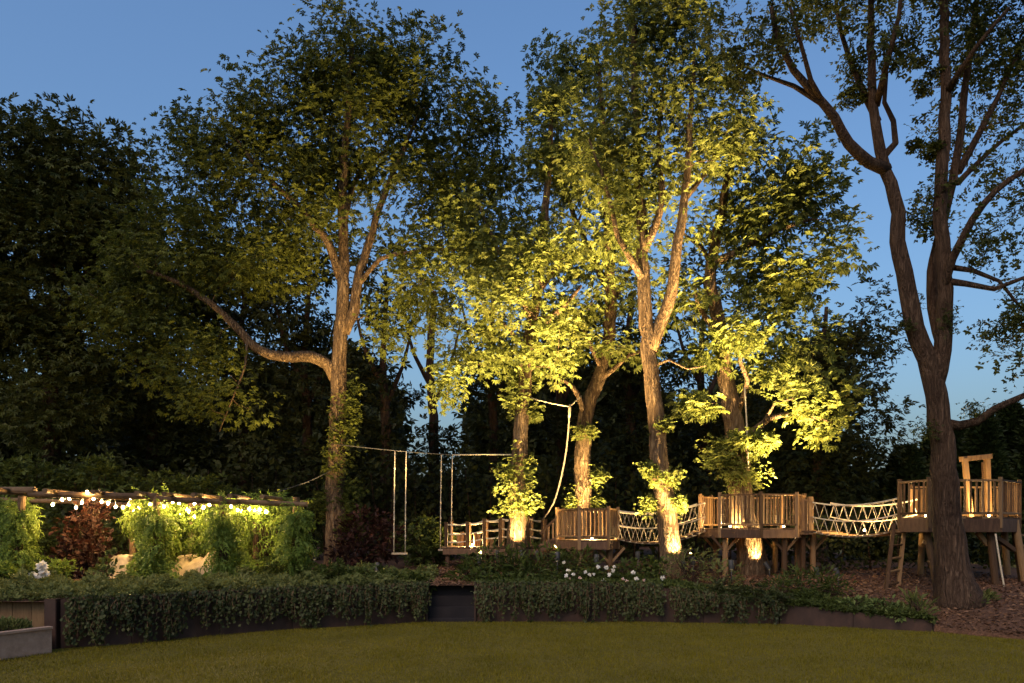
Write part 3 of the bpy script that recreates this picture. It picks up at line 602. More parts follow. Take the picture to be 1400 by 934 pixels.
for k, (px, py) in enumerate([(771, 772), (777, 783), (784, 788), (774, 790), (779, 795), (793, 793), (800, 785), (806, 789), (796, 800), (812, 788), (817, 800), (825, 797), (833, 789), (838, 783), (840, 778), (818, 778), (829, 779), (852, 795), (857, 798), (870, 795), (866, 786), (880, 797), (906, 793), (845, 800)]):
    bloom(rb, P(px, py - 3, 13.86), .030 + .02 * g.random(), M['petal_pink'] if k in (4, 5, 17, 18, 21) else M['petal'], g)
shrub('leafy_shrub', 'rounded green shrub at the foot of the tall forked chestnut', [(945, 775, 36, 24, 15.4), (985, 790, 26, 14, 15)], M['cover'], T_SLIM, .13, 26, 10, .18, group=GS, seed=505)
shrub('leafy_shrub', 'small green shrub between rose blooms and net bridge', [(862, 782, 26, 14, 15.3), (890, 780, 20, 12, 15.3)], M['shrub'], T_LEAF, .11, 50, 10, .15, group=GS, seed=506)
shrub('leafy_shrub', 'wide grey green shrub below the picketed octagonal platform', [(1100, 798, 44, 18, 14.2), (1065, 806, 26, 12, 14), (1140, 806, 22, 10, 14)], M['shrub'], T_SLIM, .13, 40, 10, .16, group=GS, seed=507)
shrub('leafy_shrub', 'straggly shrub trailing over the wall end near edging strip', [(1030, 815, 36, 12, 13.6), (985, 810, 30, 10, 13.8), (1070, 825, 20, 9, 13.5)], M['ivy'], T_SPRIG, .08, 70, 9, .13, group=GS, seed=508)
GP = 'pale leafy perennials along the low edging'
for k, (px, py, rx, D, lb) in enumerate([(1168, 827, 17, 13.1, 'mound of pale green leaves nearest the wide grey green shrub'), (1208, 832, 20, 12.9, 'mound of pale green leaves midway along the edging'), (1232, 838, 14, 12.7, 'small pale green mound beside the grassy clump')]):
    shrub('perennial', lb, [(px, py, rx, rx * .55, D)], M['lady'], T_LEAF, .085, 260, 8, .08, 'plant', GP, 510 + k)
shrub('grass_clump', 'upright dark grassy clump at the end of low edging', [(1254, 835, 15, 18, 12.65)], M['cover'], T_SLIM, .16, 200, 7, .08, 'plant', seed=515, droop=-.9)
shrub('grass_clump', 'sparse grass tuft growing at the foot of the oak', [(1332, 824, 12, 7, 13.0), (1345, 822, 10, 5, 13.2)], M['cover'], T_SLIM, .12, 60, 5, .08, 'plant', seed=518, droop=-.8)
shrub('leafy_shrub', 'dark purple shrub at the foot of the wide chestnut', [(505, 735, 42, 36, 18.2), (480, 755, 30, 20, 17.6)], M['redleaf'], T_LEAF, .13, 22, 10, .2, group=GS, seed=516)
shrub('leafy_shrub', 'large dark bush behind the swing ropes', [(580, 745, 34, 34, 19.8), (602, 740, 22, 30, 20)], M['shrub'], T_SPRIG, .13, 18, 10, .2, group=GS, seed=517)
for k, (px, py, rx, ry, D, lb) in enumerate([(385, 785, 34, 16, 14.5, 'bright leafy shrub below the wisteria at pergola end'), (440, 785, 30, 16, 14.2, 'leafy shrub in front of the wide chestnut trunk'), (500, 790, 34, 14, 14.2, 'green shrub below the dark purple shrub'), (550, 793, 24, 14, 14.1, 'small shrub on wall top beside the steps'), (375, 755, 20, 22, 16, 'upright bush left of the wide chestnut trunk')]):
    shrub('leafy_shrub', lb, [(px, py, rx, ry, D), (px + rx * .7, py + 5, rx * .6, ry * .7, D - .1)], M['shrub'], T_SPRIG, .10, 60, 9, .14, group=GS, seed=520 + k)
for k, (px, py) in enumerate([(412, 768), (418, 776), (434, 771), (404, 779), (430, 781)]):
    pass

# planter plants
for k, (t, lb) in enumerate([(.12, 'grey green grassy plant at the corner of the stone trough'), (.27, 'grey green grassy plant in the stone trough beside its corner plant'), (.45, 'grey green grassy plant in the middle of stone trough')]):
    c = pB0 + (pC0 - pB0) * t + pn * .35; g = np.random.default_rng(540 + k); root = thing('grass_plant', c + [0, 0, .27], lb, 'plant', 'plants in the stone trough'); n = 420
    a = g.uniform(0, 2 * math.pi, n); r = .22 * g.random(n) ** .6; p = c + np.stack([np.cos(a) * r, np.sin(a) * r, .27 + g.uniform(0, .16, n) * (1 - r * 2)], 1)
    tip = np.stack([np.cos(a) * .5, np.sin(a) * .5, np.full(n, .8)], 1) + g.normal(0, .3, (n, 3)); lv = MB(); leaves(lv, p, tip, g.normal(0, 1, (n, 3)), .11 * g.uniform(.6, 1.2, n), T_SLIM); lv.build('foliage', M['cover'], root, False)
    st = MB(); tube_geo(st, [c + [0, 0, .25], c + [0, 0, .33]], [.05, .03], 6); st.build('crown_base', M['darkbark'], root)

# ------------------------------------------------------------------ PERGOLA
pg = thing('pergola', P(180, 790, 15.5) * [1, 1, 0] + [0, 0, .62], 'rustic pergola of round logs draped with string lights and wisteria', 'pergola')
FD, RD = 14.5, 17.5
for px, pb, D in [(30, 22, FD), (181, 181, RD - .6), (214, 214, FD), (304, 306, FD), (350, 350, RD - .8), (405, 405, FD + .6), (118, 118, RD), (262, 262, RD), (-60, -60, FD)]:
    a = ground(pb, D) - [0, 0, .15]; b = P(px, 0, D); b[2] = 2.18; beam('post', a, b, .13, .13, M['log'], pg, 'log')
for a, b, r in [((-80, 671), (48, 671), .15), ((40, 676), (215, 679), .12), ((205, 682), (330, 687), .11), ((322, 686), (420, 690), .10)]:
    beam('front_beam', P(*a, FD), P(*b, FD), r, r, M['log'], pg, 'log')
for a, b in [((-60, 681), (150, 688)), ((140, 689), (290, 692)), ((280, 692), (400, 693))]:
    beam('rear_beam', P(*a, RD), P(*b, RD), .10, .10, M['log'], pg, 'log')
for px in (0, 65, 130, 190, 228, 268, 318, 362): beam('rafter', P(px - 4, 669 + px * .028, FD - .45), P(px * .83 + 119, 682 + px * .015, RD + .3), .085, .085, M['log'], pg, 'log')

# string of lights
sg = thing('string_lights', P(200, 680, 15.2), 'string of warm glowing bulbs hung under the pergola logs', 'string lights')
bulbs = [(85, 683, 14.6), (95, 682, 15), (112, 687, 15.5), (119, 673, 14.4), (136, 673, 14.6), (139, 686, 15.2), (157, 677, 14.5), (158, 693, 16), (168, 694, 16), (176, 690, 15.6), (178, 681, 14.8), (183, 699, 16.2), (190, 694, 15.5), (199, 697, 16), (245, 688, 14.8), (256, 696, 15.6), (266, 688, 14.7), (247, 703, 16), (266, 706, 16.3), (294, 702, 15.8), (325, 697, 15), (330, 699, 15.4), (341, 696, 15), (349, 698, 15.4), (355, 697, 15.2), (258, 699, 15)]
ico = None
bulbs = [(px, py, D + .0) for px, py, D in bulbs] + [(x_, y_, d_ + .5) for x_, y_, d_ in [(72, 690, 14.2), (104, 694, 14.3), (128, 682, 14), (148, 688, 14.2), (205, 690, 14.1), (224, 693, 14.2), (236, 686, 14), (278, 694, 14.2), (286, 690, 14.1), (306, 696, 14.1), (316, 693, 14.2), (364, 700, 14.4)]]
for k, (px, py, D) in enumerate(bulbs):
    p = P(px, py, D); m = MB(); r = .022; pr = [(0, .028), (.010, .024), (.019, .008), (.021, -.006), (.013, -.023), (0, -.028)]
    tube_geo(m, [p + [0, 0, z] for _, z in pr], [max(x, .001) for x, _ in pr], 8, 0, False); bo = m.build('bulb', M['bulb'], sg)
    m = MB(); tube_geo(m, [p + [0, 0, .028], p + [0, 0, .06]], .012, 6); m.build('socket', M['iron'], sg).parent = bo
order = sorted(bulbs, key=lambda b: b[0]); cp = []
for b in order: cp.append(P(b[0], b[1], b[2]) + [0, 0, .062])
cab = [P(70, 676, 14.5)]
for a, b in zip(cp[:-1], cp[1:]): cab += list(sag(a, b, .06, 6)[:-1])
cab.append(cp[-1]); tube('cable', np.array(cab), .005, M['iron'], sg, 4)

# wisteria on the posts
GW = 'wisteria climbing the pergola posts'
for k, (pw_, (bl, lb)) in enumerate(zip((26, 214, 305, 405, 0), [([(22, 725, 14, 38, 14.3), (30, 770, 14, 24, 14.3), (8, 700, 18, 16, 14.4)], 'wisteria column wrapping pergola post beside panelled wall'), ([(208, 700, 24, 28, 14.4), (222, 740, 16, 26, 14.2), (214, 775, 22, 16, 14.2), (235, 705, 14, 22, 14.3), (193, 715, 12, 14, 14.6)], 'lush wisteria on the pergola post between the bulb clusters'), ([(290, 715, 22, 24, 14.4), (285, 745, 20, 22, 14.5), (308, 700, 22, 14, 14.3), (310, 750, 12, 30, 14.3)], 'wisteria on the pergola post beside the tarpaulin heap'), ([(385, 705, 24, 24, 14.6), (390, 745, 18, 26, 14.6), (365, 690, 18, 12, 14.6), (400, 765, 16, 20, 14.5)], 'wisteria cascading over the open end of pergola'), ([(348, 735, 12, 36, 15.9), (350, 775, 14, 20, 15.6)], 'thin wisteria on the rear pergola post by last bulbs')])):
    shrub('wisteria', lb, [(b[0], b[1], b[2] * .92, b[3], b[4] + 1.0) for b in bl] + ([(pw_, 712, 7, 22, 14.45), (pw_, 755, 8, 28, 14.4)] if pw_ else []), M['wisteria'], T_PIN, .21, 7, 9, .16, 'climber', GW, 560 + k, droop=.8)
for k, (px, py, rx, ry, D, lb) in enumerate([(75, 782, 22, 16, 14.6, 'leafy plant between white hydrangea and red leaved shrub'), (200, 784, 22, 14, 14.4, 'low leafy plant at the foot of the lush wisteria'), (330, 782, 24, 16, 14.4, 'leafy plant under the last bulbs of the pergola'), (10, 785, 20, 14, 13.8, 'leafy plant at the foot of the first wisteria column'), (262, 800, 30, 6, 13.9, 'low mat of leaves before the tarpaulin heap')]):
    shrub('leafy_plant', lb, [(px, py, rx, ry, D)], M['wisteria'], T_SPRIG, .11, 40, 9, .15, 'plant', 'plants under the pergola', 600 + k)
shrub('purple_beech', 'dark red leaved shrub under the pergola logs', [(115, 735, 30, 36, 15.6), (98, 760, 22, 28, 15.3), (135, 765, 20, 22, 15.3), (120, 705, 24, 16, 15.8)], M['redleaf'], T_LEAF, .12, 40, 10, .17, seed=570)
for k, (bl, lb) in enumerate([([(65, 725, 22, 40, 18.4), (170, 735, 26, 40, 18.6)], 'dark bush behind pergola beside red leaved shrub'), ([(45, 655, 52, 26, 20), (10, 660, 34, 24, 20)], 'round topped bush showing above the thick log beam'), ([(135, 655, 44, 24, 20)], 'bushy shrub topping out above the bulbs'), ([(215, 668, 50, 18, 20.5), (300, 672, 40, 16, 20.5)], 'low dim shrub behind pergola middle'), ([(240, 740, 40, 44, 18.8), (330, 745, 34, 40, 18.8)], 'deep green bush behind the tarpaulin heap')]):
    shrub('leafy_shrub', lb, [b for b in bl] + [(b[0], 745, b[2], 40, b[4]) for b in bl if b[1] < 700], M['shrub'], T_SPRIG, .17, 9, 12, .26, group='bushes behind the pergola', seed=580 + k)
hy = [shrub('hydrangea', 'hydrangea with white flower heads beside panelled wall', [(52, 790, 20, 12, 13.6)], M['shrub'], T_LEAF, .12, 90, 8, .12, seed=590), shrub('hydrangea', 'hydrangea with pale flower heads beside the covered armchair', [(145, 785, 16, 20, 14.2)], M['shrub'], T_LEAF, .12, 70, 8, .12, seed=591)]
g = np.random.default_rng(5)
for px, py, r in [(58, 774, .1), (60, 784, .09), (62, 791, .08), (46, 788, .08), (37, 792, .06), (52, 793, .08)]: bloom(hy[0], P(px, py, 13.4), r, M['petal'], g, 60, 'flower_head')
for px, py, r in [(155, 754, .07), (147, 756, .06), (142, 775, .06), (152, 781, .07), (136, 786, .06)]: bloom(hy[1], P(px, py, 14), r, M['lady'], g, 50, 'flower_head')

# covered furniture
def draped(name, label, c, size, peaks, seed, pw=3):
    """a tarpaulin over furniture: height field with peaks, hanging to the ground"""
    g = np.random.default_rng(seed); n = 34; u = np.linspace(-1, 1, n); U, V = np.meshgrid(u, u, indexing='ij')
    H = np.zeros_like(U)
    for (pu, pv, su, sv, h) in peaks: H = np.maximum(H, h * np.clip(1.25 - np.maximum(np.abs(U - pu) / su, np.abs(V - pv) / sv) ** pw, 0, 1))
    for _ in range(9):
        a = g.uniform(0, math.pi); f = g.uniform(4, 11); H += (H > .02) * .012 * np.abs(np.sin((U * math.cos(a) + V * math.sin(a)) * f + g.uniform(0, 6)))
    for _ in range(2): H[1:-1, 1:-1] = (H[1:-1, 1:-1] * 2 + H[:-2, 1:-1] + H[2:, 1:-1] + H[1:-1, :-2] + H[1:-1, 2:]) / 6
    H *= (np.maximum(np.abs(U), np.abs(V)) < .999)
    X = c[0] + U * size[0]; Y = c[1] + V * size[1]; Z = c[2] + H
    a = (np.arange(n - 1)[:, None] * n + np.arange(n - 1)[None]).ravel(); m = MB(); m.add(np.stack([X, Y, Z], -1).reshape(-1, 3), np.stack([a, a + n, a + n + 1, a + 1], -1))
    o = m.build(name, M['tarp'], None); tag(o, label, 'furniture cover', 'covered garden furniture'); return o
c = ground(262, 15.2); draped('furniture_cover', 'tan tarpaulin draped in a peaked heap over garden furniture', c + [.12, 0, 0], (.55, .5), [(.1, -.2, .5, .5, .30), (-.5, .2, .35, .6, .30), (.65, -.3, .45, .7, .42)], 1, 1.1)
c = ground(245, 16); draped('furniture_cover', 'tan cover over a long low garden sofa', c + [-.05, 0, 0], (.95, .5), [(-.45, .2, .45, .5, .36), (.4, .2, .5, .5, .33)], 2)
c = ground(168, 15.4); draped('furniture_cover', 'tan cover over a single garden armchair', c, (.3, .3), [(0, .1, .75, .75, .36)], 3)

# ------------------------------------------------------------------ TREE HOUSE WALKWAY
def clip_poly(poly, x0, x1):
    def half(pts, s, x):
        out = []
        for a, b in zip(pts, pts[1:] + pts[:1]):
            ia, ib = s * (a[0] - x) >= 0, s * (b[0] - x) >= 0
            if ia: out.append(a)
            if ia != ib: t = (x - a[0]) / (b[0] - a[0]); out.append((x, a[1] + t * (b[1] - a[1])))
        return out
    p = half(poly, 1, x0); return half(p, -1, x1) if p else []
def platform(label, poly, z, rail, gaps=(), gapw=.10, fascia=.16, pick=.029, board=.14, legs=(), lit=M['wood']):
    """poly: deck corners, counter-clockwise from above"""
    c = np.mean(poly, 0); root = thing('tree_platform', (c[0], c[1], float(G(c[0], c[1]))), label, 'platform')
    x0, x1 = min(p[0] for p in poly), max(p[0] for p in poly); k = int((x1 - x0) / board); bw = (x1 - x0) / k
    for i in range(k):
        pp = clip_poly([tuple(p) for p in poly], x0 + i * bw + .004, x0 + (i + 1) * bw - .004)
        if len(pp) < 3: continue
        n = len(pp); v = [(x, y, z - .03) for x, y in pp] + [(x, y, z) for x, y in pp]; m = MB()
        m.add(v, [(a, (a + 1) % n, n + (a + 1) % n, n + a) for a in range(n)], [(0, a + 1, a) for a in range(1, n - 1)] + [(n, n + a, n + a + 1) for a in range(1, n - 1)])
        m.build('deck_board', lit, root, False)
    n = len(poly)
    for i in range(n):
        a, b = np.array([*poly[i], z]), np.array([*poly[(i + 1) % n], z]); L = np.linalg.norm(b - a); d = (b - a) / L
        beam('fascia_board', a + [0, 0, -.035 - fascia / 2], b + [0, 0, -.035 - fascia / 2], .045, fascia, M['darkwood'], root)
        beam('corner_post', a + [0, 0, -.2], a + [0, 0, rail + .04], .065, .065, lit, root, up=(d[0], d[1], 0))
        if i in gaps: continue
        beam('top_rail', a + [0, 0, rail - .02], b + [0, 0, rail - .02], .07, .035, lit, root)
        beam('bottom_rail', a + [0, 0, .07], b + [0, 0, .07], .045, .04, lit, root)
        m = int(L / gapw)
        for s in range(1, m):
            p = a + d * L * s / m; beam('picket', p + [0, 0, .05], p + [0, 0, rail - .035], pick * random.uniform(.9, 1.25), .022, lit, root, up=(-d[1], d[0], 0))
    for (x, y) in legs:
        gz = float(G(x, y)); beam('leg', (x, y, gz - .1), (x, y, z - .04), .12, .12, M['wood'], root, 'log')
        for s in (-1, 1): beam('brace', (x, y, z - .5), (x + s * .3, y, z - .16), .05, .05, M['wood'], root)
    return root
def px_poly(lst): return [((px - CX) / F * D, D) for px, D in lst]
# small platform A
zA = 1.35
pA = platform('small picket platform on posts below the forked chestnut', px_poly([(792, 16.6), (832, 16.6), (845, 17.2), (845, 18.6), (770, 18.6), (762, 17.6)]), zA, .66, gaps=(2, 4), gapw=.085, legs=[(1.43, 16.8), (2.05, 16.8), (2.2, 18.3), (1.2, 18.3)])
# octagonal platform B
zB = 1.6; cB = P(1028, 722, 17.35); rB = 1.06
octo = [(cB[0] + rB * 1.03 * math.cos(a), cB[1] + rB * math.sin(a)) for a in [R(-97 + 45 * k) for k in range(8)]]
pB = platform('octagonal picket platform built round the leafy chestnut trunk', octo, zB, .70, gaps=(2, 6), gapw=.074, fascia=.17, legs=[(cB[0] - .72, cB[1] - .55), (cB[0] + .45, cB[1] - .75), (cB[0] + .95, cB[1] - .1), (cB[0] + .7, cB[1] + .6), (cB[0] - .6, cB[1] + .7), (cB[0] + 1.2, cB[1] - .3)])
# high platform C
zC = 1.8
polyC = px_poly([(1230, 15.2), (1270, 14.5), (1368, 14.5), (1394, 15.3), (1388, 17.0), (1245, 17.0)])
pC = platform('high picket platform with a door frame behind the big oak', polyC, zC, .68, gaps=(5,), gapw=.105, fascia=.24, legs=[])
for (a, b) in [((1264, 733, 14.9), (1282, 818, 14.7)), ((1352, 722, 14.8), (1362, 822, 14.6)), ((1388, 728, 15.2), (1402, 820, 15.0)), ((1262, 728, 16.7), (1258, 790, 16.7)), ((1372, 728, 16.7), (1378, 790, 16.7))]:
    p, q = P(*a), P(*b); q[2] = G(q[0], q[1]) - .08; p[2] = zC - .05; beam('leg', p, q, .13, .13, M['wood'], pC, 'log')
for a, b in [((1270, 770, 14.8), (1290, 756, 14.8)), ((1262, 740, 14.9), (1285, 748, 14.85)), ((1362, 735, 14.8), (1386, 752, 15)), ((1350, 745, 14.8), (1336, 728, 14.8)), ((1378, 814, 15), (1400, 812, 15))]:
    beam('brace', P(*a), P(*b), .08, .08, M['wood'], pC)
# door frame
for a, b, w in [((1319, 627, 16.0), (1327, 708, 16.0), .09), ((1349, 622, 16.2), (1352, 706, 16.2), .10), ((1314, 628, 16.0), (1354, 624, 16.2), .10), ((1344, 632, 16.6), (1347, 706, 16.6), .05)]:
    beam('door_frame', P(*a), P(*b), w, w, M['wood'], pC)
for k, px in enumerate((1246, 1254, 1262, 1276, 1284, 1292, 1366, 1374)):
    beam('back_board', P(px, 0, 16.9) * [1, 1, 0] + [0, 0, zC + .02], P(px, 0, 16.9) * [1, 1, 0] + [0, 0, zC + .62], .11, .025, M['wood'], pC, up=(0, 1, 0))
# ladders
def ladder(label, a0, a1, b0, b1, n, rope=False):
    root = thing('ladder', (a1[0], a1[1], a1[2]), label, 'ladder'); mat = M['wood']
    beam('rail', a0, a1, .06, .06, mat, root); beam('rail', b0, b1, .06, .06, mat, root)
    for k in range(n):
        t = (k + .7) / (n + .2); beam('rung', a0 + (a1 - a0) * t, b0 + (b1 - b0) * t, .045, .045, mat, root, 'log')
def gfoot(px, D): return ground(px, D) - [0, 0, .05]
ladder('leaning wooden ladder at the rope bridge end of high platform', P(1222, 716, 15.1), gfoot(1211, 14.7), P(1237, 716, 15.3), gfoot(1228, 15.0), 5)
ladder('wooden ladder at the far side of the high platform', P(1385, 722, 15.5), gfoot(1396, 15.2), P(1404, 722, 15.7), gfoot(1418, 15.4), 5)
tube('climbing_rope', catmull([P(1361, 730, 14.45), P(1368, 775, 14.35), P(1377, 824, 14.3)], .1), .016, M['rope'])
tag(bpy.data.objects['climbing_rope'], 'knotted pale rope hanging from the high platform edge', 'rope')

def net_bridge(label, a, b, width, sags, zt, hh, n, dy=0):
    """a, b: front deck ends (world). two rope sides with laced netting and a slatted deck"""
    a, b = np.array(a), np.array(b); mid = (a + b) / 2; root = thing('rope_bridge', (mid[0], mid[1] + width / 2, mid[2] - .25), label, 'rope bridge')
    d = nrm(b - a); side = np.array([-d[1], d[0], 0]) ; side = side / np.linalg.norm(side); side = side if side[1] > 0 else -side
    for s in (0, 1):
        o = side * width * s; cur = [sag(a + o + [0, 0, h], b + o + [0, 0, h], sg_, 4 * n + 1) for h, sg_ in zip((0, hh * .5, hh), sags)]
        for c, nm in zip(cur, ('foot_rope', 'middle_rope', 'hand_rope')): tube(nm, c, .017 if nm != 'middle_rope' else .014, M['rope'], root, 6)
        for lo, hi in ((0, 1), (1, 2)):
            for ph in (0, 1):
                idx = np.arange(0, 4 * n + 1, 2); pts = np.array([cur[hi if (k + ph) % 2 else lo][i] for k, i in enumerate(idx)])
                if ph and (zt == 'v' or s): continue
                tube('lacing', catmull(pts, 9),   .008 if zt == 'x' else .010, M['rope'], root, 5)
    m = int(np.linalg.norm(b - a) / .13)
    c = sag(a, b, sags[0], m + 1)
    for k in range(m):
        p = (c[k] + c[k + 1]) / 2 + [0, 0, .01]; w = np.linalg.norm(c[k + 1] - c[k]) * .86
        beam('slat', p - side * .02, p + side * (width + .02), w, .03, M['wood'], root)
    return root
# bridge 1 between A and B, bridge 2 between B and C
a = P(845, 737, 17.1); b = P(964, 726, 17.0); net_bridge('rope bridge laced in diamonds between the small platform and octagon', a, b, .95, (.17, .15, .12), 'x', .60, 10)
a = P(1108, 726, 16.7); b = P(1229, 724, 15.4); net_bridge('sagging rope bridge laced in wide zigzags up to the high platform', a, b, .9, (.13, .12, .10), 'v', .60, 9)
# landing posts beside octagon
lp = thing('gate_posts', ground(1098, 16.8), 'short picket landing linking octagon to the zigzag rope bridge', 'railing')
for px, D, h in ((1093, 16.75, .66), (1098, 16.73, .6), (1102, 16.72, .6), (1108, 16.7, .68), (1100, 17.6, .66), (1109, 17.55, .68)):
    p = P(px, 724, D); beam('post', p - [0, 0, .1], p + [0, 0, h], .05 if h < .65 else .09, .05 if h < .65 else .09, M['wood'], lp)
beam('rail', P(1090, 684, 16.76), P(1109, 684, 16.7), .06, .04, M['wood'], lp); beam('sill', P(1086, 728, 16.8), P(1110, 728, 16.7), .08, .10, M['darkwood'], lp)
beam('deck', P(1097, 727, 16.7), P(1097, 727, 17.7), .4, .04, M['wood'], lp); beam('leg', P(1098, 727, 16.9), ground(1098, 16.9) - [0, 0, .1], .11, .11, M['wood'], lp, 'log'); beam('leg', P(1112, 730, 17.0), ground(1112, 17.0) - [0, 0, .1], .11, .11, M['wood'], lp, 'log')

# low rope walk on the left with log posts
rw = thing('rope_walk', ground(680, 18.7), 'low log walkway with cream rope rails beside the brightly lit trunk', 'walkway')
zW = 1.15; WD = 18.7
beam('bearer', np.array([*P(606, 0, WD)[:2], zW - .1]), np.array([*P(762, 0, WD - .4)[:2], zW - .1]), .10, .14, M['darkwood'], rw)
beam('bearer', np.array([*P(606, 0, WD + .9)[:2], zW - .1]), np.array([*P(762, 0, WD + .5)[:2], zW - .1]), .10, .14, M['darkwood'], rw)
for k in range(19):
    px = 607 + k * 8.1; p = P(px, 0, WD - .05); p[2] = zW; beam('plank', p, p + [0, 1.05, 0], .12, .035, M['wood'], rw)
fr = [(610, 714), (639, 713), (662, 709), (684, 707), (722, 706), (742, 709)]; bk = [(617, 713), (642, 714), (666, 710), (688, 709), (727, 708), (746, 710)]
for row, D in ((fr, WD), (bk, WD + .85)):
    tops = []
    for px, py in row:
        t = P(px, py, D); b = np.array([t[0], t[1], zW - .15]); beam('post', b, t, .085, .085, M['wood'], rw, 'log'); tops.append(t)
    for p, q in zip(tops[:-1], tops[1:]):
        for dz, s in ((.05, .03), (.27, .03), (.46, .02)): tube('rail_rope', sag(p - [0, 0, dz], q - [0, 0, dz], s, 7), .017, M['rope'], rw, 6)
for px, h in ((627, .3), (632, .36), (637, .28), (650, .34), (655, .3), (672, .2)):
    p = P(px, 0, WD + .4); p[2] = zW; beam('stump', p, p + [0, 0, h], .10, .10, M['wood'], rw, 'log')
for px in (612, 665, 725):
    for D in (WD + .05, WD + .85): p = P(px, 0, D); beam('leg', [p[0], p[1], float(G(p[0], p[1])) - .1], [p[0], p[1], zW - .08], .11, .11, M['darkwood'], rw, 'log')
# stair with sloping rails up to platform A
sr = thing('wooden_stair', ground(750, 18), 'short timber stair with sloping handrails up to the small platform', 'stair')
for D in (17.7, 18.4):
    beam('handrail', P(738, 730, D), P(764, 705, D), .06, .05, M['wood'], sr); beam('handrail', P(764, 721, D), P(788, 702, D), .05, .045, M['wood'], sr)
    for px in (744, 750, 756, 762): beam('baluster', P(px, 745, D), P(px, 726 - (px - 742) * .95, D), .04, .04, M['wood'], sr)
    beam('stringer', P(738, 750, D), P(768, 736, D), .05, .16, M['darkwood'], sr)
for k in range(4): beam('step', P(741 + k * 7, 746 - k * 3.2, 17.65), P(741 + k * 7, 746 - k * 3.2, 18.45), .14, .04, M['wood'], sr)

# ------------------------------------------------------------------ SWINGS AND ROPES
SD = 18.6
def swing(label, xa, xb, ytop, yseat, D):
    root = thing('rope_swing', P((xa + xb) / 2, yseat, D), label, 'swing')
    for x in (xa, xb):
        tube('rope', catmull([P(x + 1.5, ytop, D), P(x + .5, (ytop + yseat) / 2, D), P(x, yseat + 1, D)], .4), .011, M['rope'], root, 6)
        for k in range(1, 6):
            p = P(x + 1.5 - 1.5 * k / 6, ytop + (yseat - ytop) * k / 6, D); tube('knot', [p - [0, 0, .04], p, p + [0, 0, .04]], [.012, .018, .012], M['rope'], root, 6)
    beam('seat', P(xa - 2.5, yseat, D), P(xb + 2.5, yseat, D), .16, .04, M['palewood'], root)
swing('rope swing with plain board seat hanging beside the dark purple shrub', 538.5, 554, 617, 757, 17.4)
swing('rope swing hanging in front of the large dark bush, beside rope walk', 602, 617, 622, 752, SD + .5)
mb_ = MB(); cb = thing('swing_cable', P(704, 622, SD), 'taut pale cable carrying the rope swings between two trunks', 'cable')
tube('span_rope', catmull([P(706, 622, 18.05), P(660, 621.5, SD), P(618, 622, SD + .5)], .4), .014, M['rope'], cb, 6)
tube('span_rope', catmull([P(618, 622, SD + .5), P(548, 617, 17.45), P(462, 608, 18.75)], .4), .011, M['iron'], cb, 5)
zr = thing('swinging_rope', P(779, 556, 18.3), 'long pale climbing rope slung from cable between two lit trunks', 'rope')
tube('span_rope', sag(P(722, 543, 18.0), P(779, 556, 18.3), .02, 8), .014, M['rope'], zr, 6); tube('span_rope', sag(P(779, 556, 18.3), P(795, 541, 19.4), .0, 5), .014, M['rope'], zr, 6)
tube('hanging_rope', catmull([P(779, 556, 18.3), P(778, 575, 18.3), P(775, 610, 18.3), P(768, 650, 18.3), P(757, 688, 18.3), P(742, 711, 18.6)], .2), .018, M['rope'], zr, 7)
tube('knot', [P(779, 553, 18.3), P(779, 558, 18.3), P(778.5, 566, 18.3), P(778, 572, 18.3)], [.018, .032, .03, .018], M['rope'], zr, 7)
cr = tube('climbing_rope', catmull([P(1018, 530, 16.8), P(1021, 580, 16.75), P(1023, 640, 16.8)], .2), .016, M['rope']); tag(cr, 'thin rope dangling through leaves above the octagonal platform', 'rope')
gw = tube('guy_cable', sag(P(380, 672, 15.1), P(458, 640, 18.8), .05, 8), .010, M['iron']); tag(gw, 'thin dark guy cable from pergola end to the wide chestnut', 'cable')

# ------------------------------------------------------------------ LAMPS (each fixture carries its own light)
GU = 'garden spotlights under the trees'
def spotlight(label, pos, target, watts, deg=70, blend=.9, rad=.03):
    pos = np.array(pos, float); root = thing('garden_spotlight', pos, label, 'spotlight', GU); d = nrm(np.array(target) - pos)
    tube('spike', [pos - [0, 0, .22], pos], .010, M['iron'], root, 6)
    m = MB(); tube_geo(m, [pos - d * .0, pos + d * .02, pos + d * .16, pos + d * .17], [.03, .045, .05, .05], 14, 0, False); bdy = m.build('body', M['iron'], root)
    m = MB(); tube_geo(m, [pos + d * .10, pos + d * .102], [.045, .045], 14, 0, True); m.build('lens', M['lens'], root).parent = bdy
    L = bpy.data.lights.new('spot', 'SPOT'); L.energy = watts; L.color = WARM; L.spot_size = R(deg); L.spot_blend = blend; L.shadow_soft_size = rad
    o = bpy.data.objects.new('spot_light', L); col.objects.link(o); o.parent = root; o.location = Vector(d * .19)
    o.rotation_euler = Vector((-d).tolist()).to_track_quat('Z', 'Y').to_euler()
def gl(px, D, h=.2): return ground(px, D) + [0, 0, h]
UP = lambda p, dx, dy, h=6: np.array(p) + [dx, dy, h]
